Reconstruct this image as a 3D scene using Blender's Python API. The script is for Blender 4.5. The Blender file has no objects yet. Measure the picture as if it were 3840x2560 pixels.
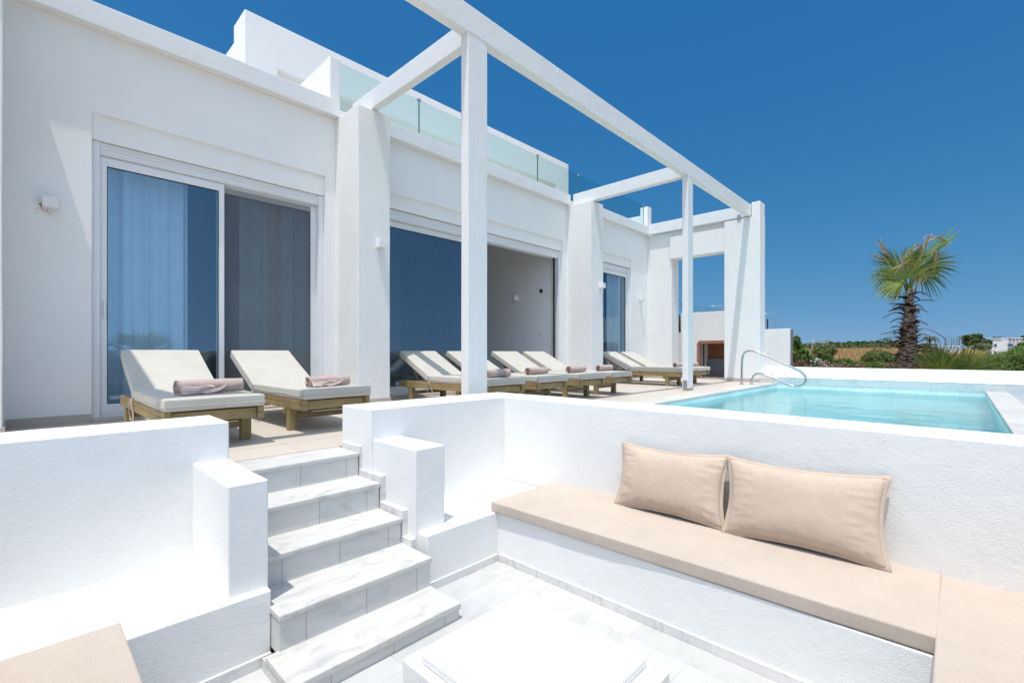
import bpy, bmesh, math, random
from mathutils import Vector, Matrix, noise
R=math.radians; PI=math.pi
scene=bpy.context.scene
C=scene.collection
rnd=random.Random(7)
H=0.68; A0=R(43.614)
# ---------------------------------------------------------------- materials
def mat(name):
    m=bpy.data.materials.new(name); m.use_nodes=True
    nt=m.node_tree; b=nt.nodes['Principled BSDF']
    return m,nt,b
def N(nt,t,**k):
    n=nt.nodes.new(t)
    for a,v in k.items():
        if a in n.inputs: n.inputs[a].default_value=v
        else: setattr(n,a,v)
    return n
def L(nt,a,b): nt.links.new(a,b)
def objco(nt,scale=(1,1,1),rot=(0,0,0)):
    tc=N(nt,'ShaderNodeTexCoord'); mp=N(nt,'ShaderNodeMapping')
    mp.inputs['Scale'].default_value=scale; mp.inputs['Rotation'].default_value=rot
    L(nt,tc.outputs['Object'],mp.inputs['Vector']); return mp.outputs['Vector']
def noise_n(nt,vec,scale,detail=4,rough=.55,dist=0):
    n=N(nt,'ShaderNodeTexNoise'); n.inputs['Scale'].default_value=scale; n.inputs['Detail'].default_value=detail
    n.inputs['Roughness'].default_value=rough; n.inputs['Distortion'].default_value=dist
    L(nt,vec,n.inputs['Vector']); return n.outputs['Fac']
def ramp(nt,fac,stops):
    r=N(nt,'ShaderNodeValToRGB'); e=r.color_ramp.elements
    while len(e)<len(stops): e.new(.5)
    for i,(p,c) in enumerate(stops):
        e[i].position=p; e[i].color=(c[0],c[1],c[2],1)
    L(nt,fac,r.inputs['Fac']); return r.outputs['Color']
def bump(nt,b,h,strength,dist=.01,prev=None):
    n=N(nt,'ShaderNodeBump'); n.inputs['Strength'].default_value=strength; n.inputs['Distance'].default_value=dist
    L(nt,h,n.inputs['Height'])
    if prev: L(nt,prev,n.inputs['Normal'])
    if b: L(nt,n.outputs['Normal'],b.inputs['Normal'])
    return n.outputs['Normal']
def simple(name,col,rough=.6,metal=0,var=0,scale=20,bs=0,bscale=60,bd=.01,vec_scale=(1,1,1)):
    m,nt,b=mat(name); b.inputs['Roughness'].default_value=rough; b.inputs['Metallic'].default_value=metal
    v=objco(nt,vec_scale)
    if var:
        f=noise_n(nt,v,scale)
        c=ramp(nt,f,[(.3,[x*(1-var) for x in col]),(.7,[min(1,x*(1+var)) for x in col])]); L(nt,c,b.inputs['Base Color'])
    else: b.inputs['Base Color'].default_value=(*col,1)
    if bs: bump(nt,b,noise_n(nt,v,bscale),bs,bd)
    return m
M={}
def plaster(name,col,fine=.5,coarse=.35,stain=True,cracks=False):
    m,nt,b=mat(name); b.inputs['Roughness'].default_value=.85
    b.inputs['Specular IOR Level'].default_value=.2
    v=objco(nt)
    big=noise_n(nt,v,1.3,5,.6); med=noise_n(nt,v,9,5,.6,.6)
    c1=[x*.965 for x in col]; c2=col
    c=ramp(nt,big,[(.3,c1),(.6,c2)])
    if stain:
        st=noise_n(nt,v,3.1,6,.7,1.5); sr=ramp(nt,st,[(.70,(0,0,0)),(.82,(1,1,1))])
        mx=N(nt,'ShaderNodeMix',data_type='RGBA'); L(nt,sr,mx.inputs['Factor'])
        L(nt,c,mx.inputs[6]); mx.inputs[7].default_value=(col[0]*.93,col[1]*.90,col[2]*.85,1); c=mx.outputs[2]
    pm=N(nt,'ShaderNodeMapRange'); pm.inputs['From Min'].default_value=.35; pm.inputs['From Max'].default_value=.65; pm.inputs['To Min'].default_value=.12; pm.inputs['To Max'].default_value=1.25
    L(nt,noise_n(nt,v,2.7,4,.65,1.0),pm.inputs['Value'])
    fm=N(nt,'ShaderNodeMath',operation='MULTIPLY'); L(nt,noise_n(nt,v,150,3,.6),fm.inputs[0]); L(nt,pm.outputs[0],fm.inputs[1])
    n1=bump(nt,None,fm.outputs[0],fine,.003)
    tro=noise_n(nt,objco(nt,(1,1,3.5),(.3,.2,.5)),11,6,.7,2.5); n1=bump(nt,None,tro,coarse*.8,.006,n1)
    n2=bump(nt,None,med,coarse,.012,n1)
    if cracks:
        w=noise_n(nt,v,2.2,6,.62,.9)
        sub=N(nt,'ShaderNodeMath',operation='SUBTRACT'); L(nt,w,sub.inputs[0]); sub.inputs[1].default_value=.5
        ab=N(nt,'ShaderNodeMath',operation='ABSOLUTE'); L(nt,sub.outputs[0],ab.inputs[0])
        cr=N(nt,'ShaderNodeMapRange'); cr.inputs['From Min'].default_value=0; cr.inputs['From Max'].default_value=.003
        L(nt,ab.outputs[0],cr.inputs['Value'])
        # only in a few places
        g=noise_n(nt,v,.9,2); gr=N(nt,'ShaderNodeMapRange'); gr.inputs['From Min'].default_value=.58; gr.inputs['From Max'].default_value=.64
        L(nt,g,gr.inputs['Value'])
        inv=N(nt,'ShaderNodeMath',operation='SUBTRACT'); inv.inputs[0].default_value=1; L(nt,gr.outputs[0],inv.inputs[1])
        mxx=N(nt,'ShaderNodeMath',operation='MAXIMUM'); L(nt,cr.outputs[0],mxx.inputs[0]); L(nt,inv.outputs[0],mxx.inputs[1])
        n2=bump(nt,None,mxx.outputs[0],.30,.002,n2)
    L(nt,n2,b.inputs['Normal'])
    L(nt,c,b.inputs['Base Color'])
    return m
M['plaster']=plaster('white_plaster',(.80,.79,.765),.8,.24,True,True)
M['plaster_wall']=plaster('facade_plaster',(.83,.825,.81),.5,.2,False)
M['plaster_dark']=plaster('back_plaster',(.60,.57,.55),.3,.2)
def painted_wood(name,col,sc):
    m,nt,b=mat(name); b.inputs['Roughness'].default_value=.55
    v=objco(nt,sc); f=noise_n(nt,v,3,8,.7,.4)
    c=ramp(nt,f,[(.35,[x*.93 for x in col]),(.6,col)]); L(nt,c,b.inputs['Base Color'])
    bump(nt,b,noise_n(nt,v,9,8,.75,.3),.3,.006)
    return m
M['beam_x']=painted_wood('white_timber_x',(.80,.79,.77),(1.2,14,14))
M['beam_y']=painted_wood('white_timber_y',(.80,.79,.77),(14,1.2,14))
M['beam_z']=painted_wood('white_timber_z',(.79,.78,.76),(14,14,1.2))
def wood(name,sc):
    m,nt,b=mat(name); b.inputs['Roughness'].default_value=.6
    v=objco(nt,sc); f=noise_n(nt,v,5,8,.7,1.2)
    c=ramp(nt,f,[(.25,(.15,.09,.035)),(.5,(.31,.215,.095)),(.75,(.44,.345,.18))]); 
    k=noise_n(nt,objco(nt),4,3); k2=ramp(nt,k,[(.4,(1,1,1)),(.75,(.62,.72,.55))])
    mx=N(nt,'ShaderNodeMix',data_type='RGBA',blend_type='MULTIPLY'); mx.inputs['Factor'].default_value=.8
    L(nt,c,mx.inputs[6]); L(nt,k2,mx.inputs[7]); L(nt,mx.outputs[2],b.inputs['Base Color'])
    bump(nt,b,f,.25,.004); return m
M['wood_x']=wood('pine_x',(1.5,18,18)); M['wood_y']=wood('pine_y',(18,1.5,18)); M['wood_z']=wood('pine_z',(18,18,1.5))
def fabric(name,col,var=.05,scale=900,bs=.25):
    m,nt,b=mat(name); b.inputs['Roughness'].default_value=.9
    b.inputs['Specular IOR Level'].default_value=.15
    b.inputs['Sheen Weight'].default_value=.15
    v=objco(nt); v1=objco(nt,(1,.12,1)); v2=objco(nt,(.12,1,.12))
    f1=noise_n(nt,v1,scale*.4,2); f2=noise_n(nt,v2,scale*.4,2)
    ad=N(nt,'ShaderNodeMath',operation='ADD'); L(nt,f1,ad.inputs[0]); L(nt,f2,ad.inputs[1])
    big=noise_n(nt,v,5,3)
    ad2=N(nt,'ShaderNodeMath',operation='ADD'); L(nt,ad.outputs[0],ad2.inputs[0]); L(nt,big,ad2.inputs[1])
    dv=N(nt,'ShaderNodeMath',operation='DIVIDE'); L(nt,ad2.outputs[0],dv.inputs[0]); dv.inputs[1].default_value=3
    c=ramp(nt,dv.outputs[0],[(.38,[x*(1-var*2) for x in col]),(.6,[min(1,x*(1+var)) for x in col])]); L(nt,c,b.inputs['Base Color'])
    n=bump(nt,None,ad.outputs[0],bs,.001)
    n2=bump(nt,b,noise_n(nt,v,7,3,.5,.5),.35,.012,n)
    return m
M['beige']=fabric('beige_canvas',(.505,.425,.355))
M['pillowf']=fabric('pillow_fabric',(.535,.425,.335))
M['cream']=fabric('cream_canvas',(.515,.485,.42))
def towelm():
    m,nt,b=mat('terry_towel'); b.inputs['Roughness'].default_value=1; b.inputs['Sheen Weight'].default_value=.4
    v=objco(nt); f=noise_n(nt,v,240,3,.7)
    c=ramp(nt,f,[(.25,(.62,.48,.435)),(.6,(.84,.68,.62))]); L(nt,c,b.inputs['Base Color'])
    bump(nt,b,f,.5,.0015); return m
M['towel']=towelm()
def marble(name,base=(.74,.745,.74),vein=(.50,.52,.55),tile=None,stain=True,joint=(.52,.44,.34)):
    m,nt,b=mat(name); b.inputs['Roughness'].default_value=.5
    v=objco(nt,(1,2.2,2.2))
    f=noise_n(nt,v,3.2,9,.66,1.7)
    c=ramp(nt,f,[(.36,vein),(.43,[(p+q)/2 for p,q in zip(vein,base)]),(.49,base),(.62,[min(1,x*1.03) for x in base])])
    if stain:
        s=noise_n(nt,objco(nt,(1,1.6,1)),2.3,8,.75,2.2); sr=ramp(nt,s,[(.58,(0,0,0)),(.72,(1,1,1))])
        mx=N(nt,'ShaderNodeMix',data_type='RGBA'); L(nt,sr,mx.inputs['Factor']); L(nt,c,mx.inputs[6]); mx.inputs[7].default_value=(.62,.50,.44,1); c=mx.outputs[2]
    h=None
    if tile:
        (tw,th,mort,axis,off)=tile
        tc=N(nt,'ShaderNodeTexCoord'); sp=N(nt,'ShaderNodeSeparateXYZ'); cb=N(nt,'ShaderNodeCombineXYZ')
        L(nt,tc.outputs['Object'],sp.inputs[0]); L(nt,sp.outputs[axis[0]],cb.inputs[0]); L(nt,sp.outputs[axis[1]],cb.inputs[1])
        br=N(nt,'ShaderNodeTexBrick'); br.offset=off; br.inputs['Scale'].default_value=1; br.inputs['Mortar Size'].default_value=mort
        br.inputs['Brick Width'].default_value=tw; br.inputs['Row Height'].default_value=th; br.inputs['Mortar Smooth'].default_value=.1
        br.inputs['Color1'].default_value=(1,1,1,1); br.inputs['Color2'].default_value=(.86,.87,.88,1); br.inputs['Mortar'].default_value=(*joint,1)
        L(nt,cb.outputs[0],br.inputs['Vector'])
        mx=N(nt,'ShaderNodeMix',data_type='RGBA',blend_type='MULTIPLY'); mx.inputs['Factor'].default_value=1
        L(nt,c,mx.inputs[6]); L(nt,br.outputs['Color'],mx.inputs[7]); c=mx.outputs[2]
        inv=N(nt,'ShaderNodeMath',operation='SUBTRACT'); inv.inputs[0].default_value=1; L(nt,br.outputs['Fac'],inv.inputs[1])
        n1=bump(nt,None,inv.outputs[0],.4,.002)
        bump(nt,b,noise_n(nt,objco(nt),30,4),.08,.004,n1)
    else: bump(nt,b,noise_n(nt,objco(nt),30,4),.1,.004)
    L(nt,c,b.inputs['Base Color']); return m
M['marble']=marble('step_marble',(.56,.545,.515),(.44,.435,.42))
M['riser']=marble('riser_marble',(.63,.62,.60),(.54,.54,.53),tile=(.305,3,.0018,('X','Z'),0),stain=False)
M['patio']=marble('patio_marble',(.53,.525,.51),(.485,.48,.465),tile=(.60,.30,.0016,('Y','X'),.5),stain=False,joint=(.84,.77,.68))
M['skirt']=marble('skirting_marble',(.72,.70,.68),(.58,.565,.55),tile=(.42,3,.0018,('Y','Z'),0),stain=False,joint=(1,1,1))
M['coping']=marble('pool_coping',(.62,.585,.525),(.54,.52,.475),tile=(.6,.7,.002,('X','Y'),0),stain=False)
M['slab']=marble('table_slab',(.80,.80,.79),(.75,.75,.745),stain=False)
M['pooltile']=marble('pool_tile',(.60,.66,.66),(.50,.575,.585),tile=(.62,.3,.003,('Y','Z'),.5),stain=False,joint=(.8,.85,.85))
def basinm():
    m,nt,b=mat('pool_basin'); b.inputs['Roughness'].default_value=.5
    v=objco(nt,(1,1,1)); vo=N(nt,'ShaderNodeTexVoronoi',feature='SMOOTH_F1'); vo.inputs['Scale'].default_value=1.6
    L(nt,v,vo.inputs['Vector'])
    f=noise_n(nt,v,1.1,3)
    c=ramp(nt,f,[(.3,(.60,.80,.80)),(.7,(.74,.90,.895))])
    br=N(nt,'ShaderNodeTexBrick'); br.offset=.5; br.inputs['Scale'].default_value=1; br.inputs['Mortar Size'].default_value=.006; br.inputs['Brick Width'].default_value=.62; br.inputs['Row Height'].default_value=.31
    br.inputs['Color1'].default_value=(1,1,1,1); br.inputs['Color2'].default_value=(.84,.91,.92,1); br.inputs['Mortar'].default_value=(.80,.87,.87,1)
    L(nt,v,br.inputs['Vector']); mx=N(nt,'ShaderNodeMix',data_type='RGBA',blend_type='MULTIPLY'); mx.inputs['Factor'].default_value=1
    L(nt,c,mx.inputs[6]); L(nt,br.outputs['Color'],mx.inputs[7]); L(nt,mx.outputs[2],b.inputs['Base Color']); return m
M['basin']=basinm()
def terr():
    m,nt,b=mat('terrace_tile'); b.inputs['Roughness'].default_value=.5
    tc=N(nt,'ShaderNodeTexCoord'); mp=N(nt,'ShaderNodeMapping'); mp.inputs['Location'].default_value=(.25,.0,0)
    L(nt,tc.outputs['Object'],mp.inputs[0])
    br=N(nt,'ShaderNodeTexBrick'); br.offset=0; br.inputs['Scale'].default_value=1; br.inputs['Mortar Size'].default_value=.0016
    br.inputs['Brick Width'].default_value=.8; br.inputs['Row Height'].default_value=.8; br.inputs['Mortar Smooth'].default_value=.1
    br.inputs['Color1'].default_value=(.585,.52,.445,1); br.inputs['Color2'].default_value=(.56,.495,.425,1); br.inputs['Mortar'].default_value=(.36,.30,.25,1)
    L(nt,mp.outputs[0],br.inputs['Vector'])
    f=noise_n(nt,objco(nt,(1,4,1)),30,5,.7); rr=ramp(nt,f,[(.3,(.93,.93,.93)),(.7,(1,1,1))])
    mx=N(nt,'ShaderNodeMix',data_type='RGBA',blend_type='MULTIPLY'); mx.inputs['Factor'].default_value=1
    L(nt,br.outputs['Color'],mx.inputs[6]); L(nt,rr,mx.inputs[7]); L(nt,mx.outputs[2],b.inputs['Base Color'])
    bump(nt,b,f,.1,.002); return m
M['terrace']=terr()
M['stone_skirt']=simple('stone_skirting',(.47,.41,.36),.7,0,.08,80,.1,200,.002)
M['alu']=simple('white_aluminium',(.74,.75,.76),.35,0,.02,5)
M['gasket']=simple('black_gasket',(.02,.02,.022),.6)
M['steel']=simple('brushed_steel',(.62,.62,.60),.14,1)
M['galv']=simple('galvanised_steel',(.45,.46,.47),.45,1,.15,40)
M['lampwhite']=simple('white_lamp_body',(.78,.78,.77),.4)
M['rust']=simple('rust_stain',(.62,.50,.36),.9,0,.25,60)
M['cable']=simple('black_cable',(.02,.02,.02),.7)
M['strap']=simple('tie_strap',(.38,.31,.25),.9)
M['dark']=simple('dark_void',(.03,.03,.03),.9)
M['curtain']=simple('curtain_cloth',(.82,.85,.87),.9,0,.04,6)
M['curtain_g']=simple('grey_curtain_cloth',(.68,.66,.64),.9,0,.04,6)
M['room']=simple('room_paint',(.86,.86,.86),.8,0,.02,3,.1,80,.003)
M['roomfloor']=simple('room_floor',(.46,.42,.37),.4,0,.05,3)
M['brick']=simple('red_brick',(.34,.155,.095),.85,0,.25,25,.4,60,.004)
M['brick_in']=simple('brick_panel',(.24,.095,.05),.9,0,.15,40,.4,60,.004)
M['mortar']=simple('mortar',(.30,.25,.2),.9)
M['concrete']=simple('raw_concrete',(.22,.21,.205),.9,0,.15,8,.4,30,.01)
M['render_grey']=simple('grey_render',(.17,.17,.18),.9,0,.1,12,.2,60,.004)
M['signplate']=simple('sign_plate',(.70,.72,.72),.4)
M['ink']=simple('black_ink',(.02,.02,.03),.6)
M['blue']=simple('blue_shutter',(.02,.09,.38),.5,0,.1,3)
M['solar']=simple('solar_panel',(.10,.11,.12),.2)
M['whitefar']=simple('far_white_wall',(.72,.72,.72),.8,0,.03,.5)
M['ochre']=simple('ochre_wall',(.46,.31,.13),.9,0,.12,1.5,.3,5,.05)
M['pole']=simple('timber_pole',(.10,.055,.04),.8,0,.2,8)
M['netting']=simple('fence_netting',(.10,.13,.11),.9)
def schlick(nt,f0,normal=None,top=1.0):
    lw=N(nt,'ShaderNodeLayerWeight'); lw.inputs['Blend'].default_value=.5
    if normal: L(nt,normal,lw.inputs['Normal'])
    pw=N(nt,'ShaderNodeMath',operation='POWER'); L(nt,lw.outputs['Facing'],pw.inputs[0]); pw.inputs[1].default_value=5
    mu=N(nt,'ShaderNodeMath',operation='MULTIPLY_ADD'); L(nt,pw.outputs[0],mu.inputs[0]); mu.inputs[1].default_value=top-f0; mu.inputs[2].default_value=f0
    return mu.outputs[0]
def glassm(name,tint,tr=.8,minr=.06,rough=0.0,ior=1.55,wob=.0,gcol=(1,1,1)):
    m,nt,b=mat(name); nt.nodes.remove(b)
    out=nt.nodes['Material Output']
    t=N(nt,'ShaderNodeBsdfTransparent'); t.inputs[0].default_value=(tint[0]*tr,tint[1]*tr,tint[2]*tr,1)
    g=N(nt,'ShaderNodeBsdfGlossy'); g.inputs['Roughness'].default_value=rough; g.inputs[0].default_value=(*gcol,1)
    nn=bump(nt,None,noise_n(nt,objco(nt),.8,1),wob,.006) if wob else None
    mx=N(nt,'ShaderNodeMixShader'); L(nt,schlick(nt,minr,nn,ior),mx.inputs[0]); L(nt,t.outputs[0],mx.inputs[1]); L(nt,g.outputs[0],mx.inputs[2])
    if wob: L(nt,nn,g.inputs['Normal'])
    L(nt,mx.outputs[0],out.inputs[0]); return m
M['glass']=glassm('window_glass',(.70,.85,.95),.92,.20,0,.9,.03,(.46,.70,.92))
M['rail_glass']=glassm('railing_glass',(.74,.90,.87),.97,.04,0,.45)
M['rail_edge']=simple('glass_edge',(.06,.17,.17),.2)
def screenm():
    m,nt,b=mat('insect_screen'); nt.nodes.remove(b); out=nt.nodes['Material Output']
    t=N(nt,'ShaderNodeBsdfTransparent'); d=N(nt,'ShaderNodeBsdfDiffuse'); d.inputs[0].default_value=(.15,.155,.16,1)
    w=noise_n(nt,objco(nt,(3,1,60)),2.2,2,.5,.2); w2=noise_n(nt,objco(nt,(60,1,3)),2.2,2,.5,.2)
    ad=N(nt,'ShaderNodeMath',operation='ADD'); L(nt,w,ad.inputs[0]); L(nt,w2,ad.inputs[1])
    mr=N(nt,'ShaderNodeMapRange'); mr.inputs['From Min'].default_value=.7; mr.inputs['From Max'].default_value=1.3; mr.inputs['To Min'].default_value=.44; mr.inputs['To Max'].default_value=.56
    L(nt,ad.outputs[0],mr.inputs[0])
    mx=N(nt,'ShaderNodeMixShader'); L(nt,mr.outputs[0],mx.inputs[0]); L(nt,t.outputs[0],mx.inputs[1]); L(nt,d.outputs[0],mx.inputs[2]); L(nt,mx.outputs[0],out.inputs[0]); return m
M['screen']=screenm()
def waterm():
    m,nt,b=mat('pool_water'); nt.nodes.remove(b); out=nt.nodes['Material Output']
    t=N(nt,'ShaderNodeBsdfTransparent'); t.inputs[0].default_value=(.74,.955,.955,1)
    g=N(nt,'ShaderNodeBsdfGlossy'); g.inputs['Roughness'].default_value=.01
    rf=N(nt,'ShaderNodeBsdfRefraction'); rf.inputs['IOR'].default_value=1.33; rf.inputs['Roughness'].default_value=0; rf.inputs[0].default_value=(.74,.955,.955,1)
    v=objco(nt,(1.25,.85,1)); f1=noise_n(nt,v,2.4,3,.5,.6); f2=noise_n(nt,v,11,4,.55,.5)
    n1=bump(nt,None,f1,.1,.02); n2=bump(nt,None,f2,.35,.010,n1)
    L(nt,n2,g.inputs['Normal']); L(nt,n2,rf.inputs['Normal'])
    m0=N(nt,'ShaderNodeMixShader'); m0.inputs[0].default_value=.5; L(nt,t.outputs[0],m0.inputs[1]); L(nt,rf.outputs[0],m0.inputs[2])
    mx=N(nt,'ShaderNodeMixShader'); L(nt,schlick(nt,.02,n2,.85),mx.inputs[0]); L(nt,m0.outputs[0],mx.inputs[1]); L(nt,g.outputs[0],mx.inputs[2])
    L(nt,mx.outputs[0],out.inputs[0]); return m
M['water']=waterm()
def leafm(name,c1,c2,rough=.55,trans=.35):
    m,nt,b=mat(name); b.inputs['Roughness'].default_value=rough; b.inputs['Specular IOR Level'].default_value=.25
    tc=N(nt,'ShaderNodeTexCoord'); gi=N(nt,'ShaderNodeNewGeometry')
    f=noise_n(nt,tc.outputs['Object'],4,3,.6)
    ad=N(nt,'ShaderNodeMath',operation='ADD'); L(nt,f,ad.inputs[0]); 
    ms=N(nt,'ShaderNodeMath',operation='MULTIPLY'); L(nt,gi.outputs['Random Per Island'],ms.inputs[0]); ms.inputs[1].default_value=.6
    L(nt,ms.outputs[0],ad.inputs[1])
    c=ramp(nt,ad.outputs[0],[(.45,c1),(.95,c2)]); L(nt,c,b.inputs['Base Color'])
    out=nt.nodes['Material Output']; tl=N(nt,'ShaderNodeBsdfTranslucent'); L(nt,c,tl.inputs[0])
    mx=N(nt,'ShaderNodeMixShader'); mx.inputs[0].default_value=trans; L(nt,b.outputs[0],mx.inputs[1]); L(nt,tl.outputs[0],mx.inputs[2]); L(nt,mx.outputs[0],out.inputs[0])
    return m
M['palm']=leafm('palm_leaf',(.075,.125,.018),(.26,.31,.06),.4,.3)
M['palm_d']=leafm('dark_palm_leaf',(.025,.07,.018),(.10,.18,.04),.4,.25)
M['palm_bright']=leafm('bright_palm_leaf',(.12,.20,.03),(.26,.36,.08),.4,.3)  # lighter leaf green for some fronds
M['deadleaf']=leafm('dry_palm_leaf',(.22,.14,.06),(.44,.32,.17),.8,.2)
M['bush1']=leafm('bush_leaf',(.03,.075,.012),(.14,.21,.042),.5,.3)
M['bush2']=leafm('olive_leaf',(.045,.068,.016),(.16,.18,.055),.6,.3)
M['bush3']=leafm('feathery_leaf',(.055,.12,.02),(.20,.30,.075),.6,.35)
M['fartree']=leafm('far_tree_leaf',(.03,.055,.02),(.09,.13,.045),.8,.1)
M['greyleaf']=leafm('grey_green_leaf',(.09,.12,.07),(.22,.26,.16),.8,.2)
M['whitefl']=simple('white_petal',(.75,.75,.72),.8)
M['pinkfl']=simple('pink_petal',(.50,.17,.24),.8)
M['bark']=simple('bark',(.10,.07,.045),.9,0,.3,20,.6,30,.02)
def palmtrunk():
    m,nt,b=mat('palm_trunk'); b.inputs['Roughness'].default_value=.9
    gi=N(nt,'ShaderNodeNewGeometry'); v=objco(nt,(6,6,1)); f=noise_n(nt,v,6,6,.7)
    ad=N(nt,'ShaderNodeMath',operation='ADD'); L(nt,f,ad.inputs[0]); ms=N(nt,'ShaderNodeMath',operation='MULTIPLY'); L(nt,gi.outputs['Random Per Island'],ms.inputs[0]); ms.inputs[1].default_value=.5; L(nt,ms.outputs[0],ad.inputs[1])
    c=ramp(nt,ad.outputs[0],[(.4,(.035,.019,.012)),(.75,(.14,.08,.052)),(1,(.42,.31,.23))]); L(nt,c,b.inputs['Base Color']); bump(nt,b,f,.6,.02); return m
M['ptrunk']=palmtrunk()
def groundm():
    m,nt,b=mat('field_ground'); b.inputs['Roughness'].default_value=1; b.inputs['Specular IOR Level'].default_value=.05
    v=objco(nt); f=noise_n(nt,v,.05,6,.7,.5); g=noise_n(nt,v,3,6,.75)
    c1=ramp(nt,g,[(.3,(.30,.175,.07)),(.7,(.50,.34,.16))])
    c2=ramp(nt,g,[(.3,(.07,.075,.025)),(.7,(.22,.17,.07))])
    fr=ramp(nt,f,[(.56,(0,0,0)),(.66,(1,1,1))])
    mx=N(nt,'ShaderNodeMix',data_type='RGBA'); L(nt,fr,mx.inputs['Factor']); L(nt,c1,mx.inputs[6]); L(nt,c2,mx.inputs[7])
    L(nt,mx.outputs[2],b.inputs['Base Color']); bump(nt,b,g,1,.1); return m
M['field']=groundm()
M['soil']=simple('garden_soil',(.16,.10,.06),1,0,.25,6,.6,12,.05)
M['drygrass']=leafm('dry_grass',(.34,.20,.08),(.58,.40,.19),.9,.3)
M['paving']=simple('grey_paving',(.38,.38,.40),.8,0,.08,3,.2,40,.004)
# ---------------------------------------------------------------- geometry helpers
def tag(o,label=None,cat=None,group=None,kind=None):
    if label: o['label']=label
    if cat: o['category']=cat
    if group: o['group']=group
    if kind: o['kind']=kind
    return o
def thing(name,label,cat,loc=(0,0,0),group=None):
    o=bpy.data.objects.new(name,None); C.objects.link(o); o.location=loc; o.empty_display_size=.1
    return tag(o,label,cat,group)
def obj(name,bm,m,parent=None,smooth=False,wn=False):
    me=bpy.data.meshes.new(name); bmesh.ops.recalc_face_normals(bm,faces=bm.faces[:]) if smooth!='raw' else None
    bm.to_mesh(me); bm.free()
    ms=m if isinstance(m,list) else [m]
    for k in ms: me.materials.append(M[k])
    if smooth and smooth!='flat':
        for p in me.polygons: p.use_smooth=True
    o=bpy.data.objects.new(name,me); C.objects.link(o)
    if parent:
        o.parent=parent
        if parent.type=='EMPTY': o.matrix_parent_inverse=Matrix.Translation(-Vector(parent.location))
    if wn:
        w=o.modifiers.new('wn','WEIGHTED_NORMAL'); w.weight=80; w.keep_sharp=True
    return o
def struct(name,bm,m,**k):
    o=obj(name,bm,m,**k); o['kind']='structure'; return o
def nb(): return bmesh.new()
def box(bm,x0,x1,y0,y1,z0,z1,bev=0,seg=2,mi=0,mtx=None):
    r=bmesh.ops.create_cube(bm,size=1); vs=r['verts']
    for v in vs:
        v.co=Vector((x0+(v.co.x+.5)*(x1-x0),y0+(v.co.y+.5)*(y1-y0),z0+(v.co.z+.5)*(z1-z0)))
    fs=set(f for v in vs for f in v.link_faces)
    for f in fs: f.material_index=mi
    if bev:
        es=list(set(e for v in vs for e in v.link_edges))
        rr=bmesh.ops.bevel(bm,geom=es,offset=bev,segments=seg,affect='EDGES',profile=.6)
        vs=list(set(vs2 for f in rr['faces'] for vs2 in f.verts)|set(v for v in vs if v.is_valid))
    if mtx is not None: bmesh.ops.transform(bm,matrix=mtx,verts=vs)
    return vs
def pbox(bm,x0,x1,y0,y1,z0,z1,bev=.012,amp=.003,step=.16,taper=None,seed=0):
    """plaster / stone block with hand-made, slightly wavy faces"""
    b2=nb(); box(b2,x0,x1,y0,y1,z0,z1,bev,2)
    for ax,(a,b) in enumerate(((x0,x1),(y0,y1),(z0,z1))):
        n=int((b-a)/step)
        if n<2: continue
        n=min(n,60)
        for i in range(1,n):
            co=[0,0,0]; co[ax]=a+(b-a)*i/n; no=[0,0,0]; no[ax]=1
            bmesh.ops.bisect_plane(b2,geom=b2.verts[:]+b2.edges[:]+b2.faces[:],plane_co=co,plane_no=no)
    for v in b2.verts:
        p=v.co*1.7+Vector((seed*3.1,seed*1.3,0)); q=v.co*7
        d=noise.noise_vector(p)*amp+noise.noise_vector(q)*amp*.45
        v.co+=d
        if taper: taper(v)
    vm={}
    for v in b2.verts: vm[v]=bm.verts.new(v.co)
    for f in b2.faces:
        try: bm.faces.new([vm[v] for v in f.verts])
        except ValueError: pass
    b2.free()
def tube(bm,pts,r,n=8,cap=True,rs=None):
    pts=[Vector(p) for p in pts]; rings=[]
    up=Vector((0,0,1)); prev=None
    for i,p in enumerate(pts):
        t=(pts[min(i+1,len(pts)-1)]-pts[max(i-1,0)]).normalized()
        if prev is None:
            a=t.cross(up) if abs(t.dot(up))<.95 else t.cross(Vector((1,0,0)))
            a.normalize()
        else:
            a=(prev-t*prev.dot(t)).normalized()
        prev=a; b=t.cross(a).normalized(); rr=rs[i] if rs else r
        rings.append([bm.verts.new(p+(a*math.cos(2*PI*k/n)+b*math.sin(2*PI*k/n))*rr) for k in range(n)])
    for i in range(len(rings)-1):
        for k in range(n):
            bm.faces.new((rings[i][k],rings[i][(k+1)%n],rings[i+1][(k+1)%n],rings[i+1][k]))
    if cap:
        bm.faces.new(rings[0][::-1]); bm.faces.new(rings[-1])
def smoothpath(pts,n=6):
    pts=[Vector(p) for p in pts]; out=[]
    for i in range(len(pts)-1):
        p0=pts[max(i-1,0)];p1=pts[i];p2=pts[i+1];p3=pts[min(i+2,len(pts)-1)]
        for k in range(n):
            t=k/n
            out.append(.5*((2*p1)+(p2-p0)*t+(2*p0-5*p1+4*p2-p3)*t*t+(3*p1-p0-3*p2+p3)*t**3))
    out.append(pts[-1]); return out
def quad(bm,a,b,c,d,mi=0):
    f=bm.faces.new([bm.verts.new(Vector(p)) for p in (a,b,c,d)]); f.material_index=mi; return f
def Bx(*a,**k):
    bm=nb(); box(bm,*a,**k); return bm
def Pb(*a,**k):
    bm=nb(); pbox(bm,*a,**k); return bm
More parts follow.
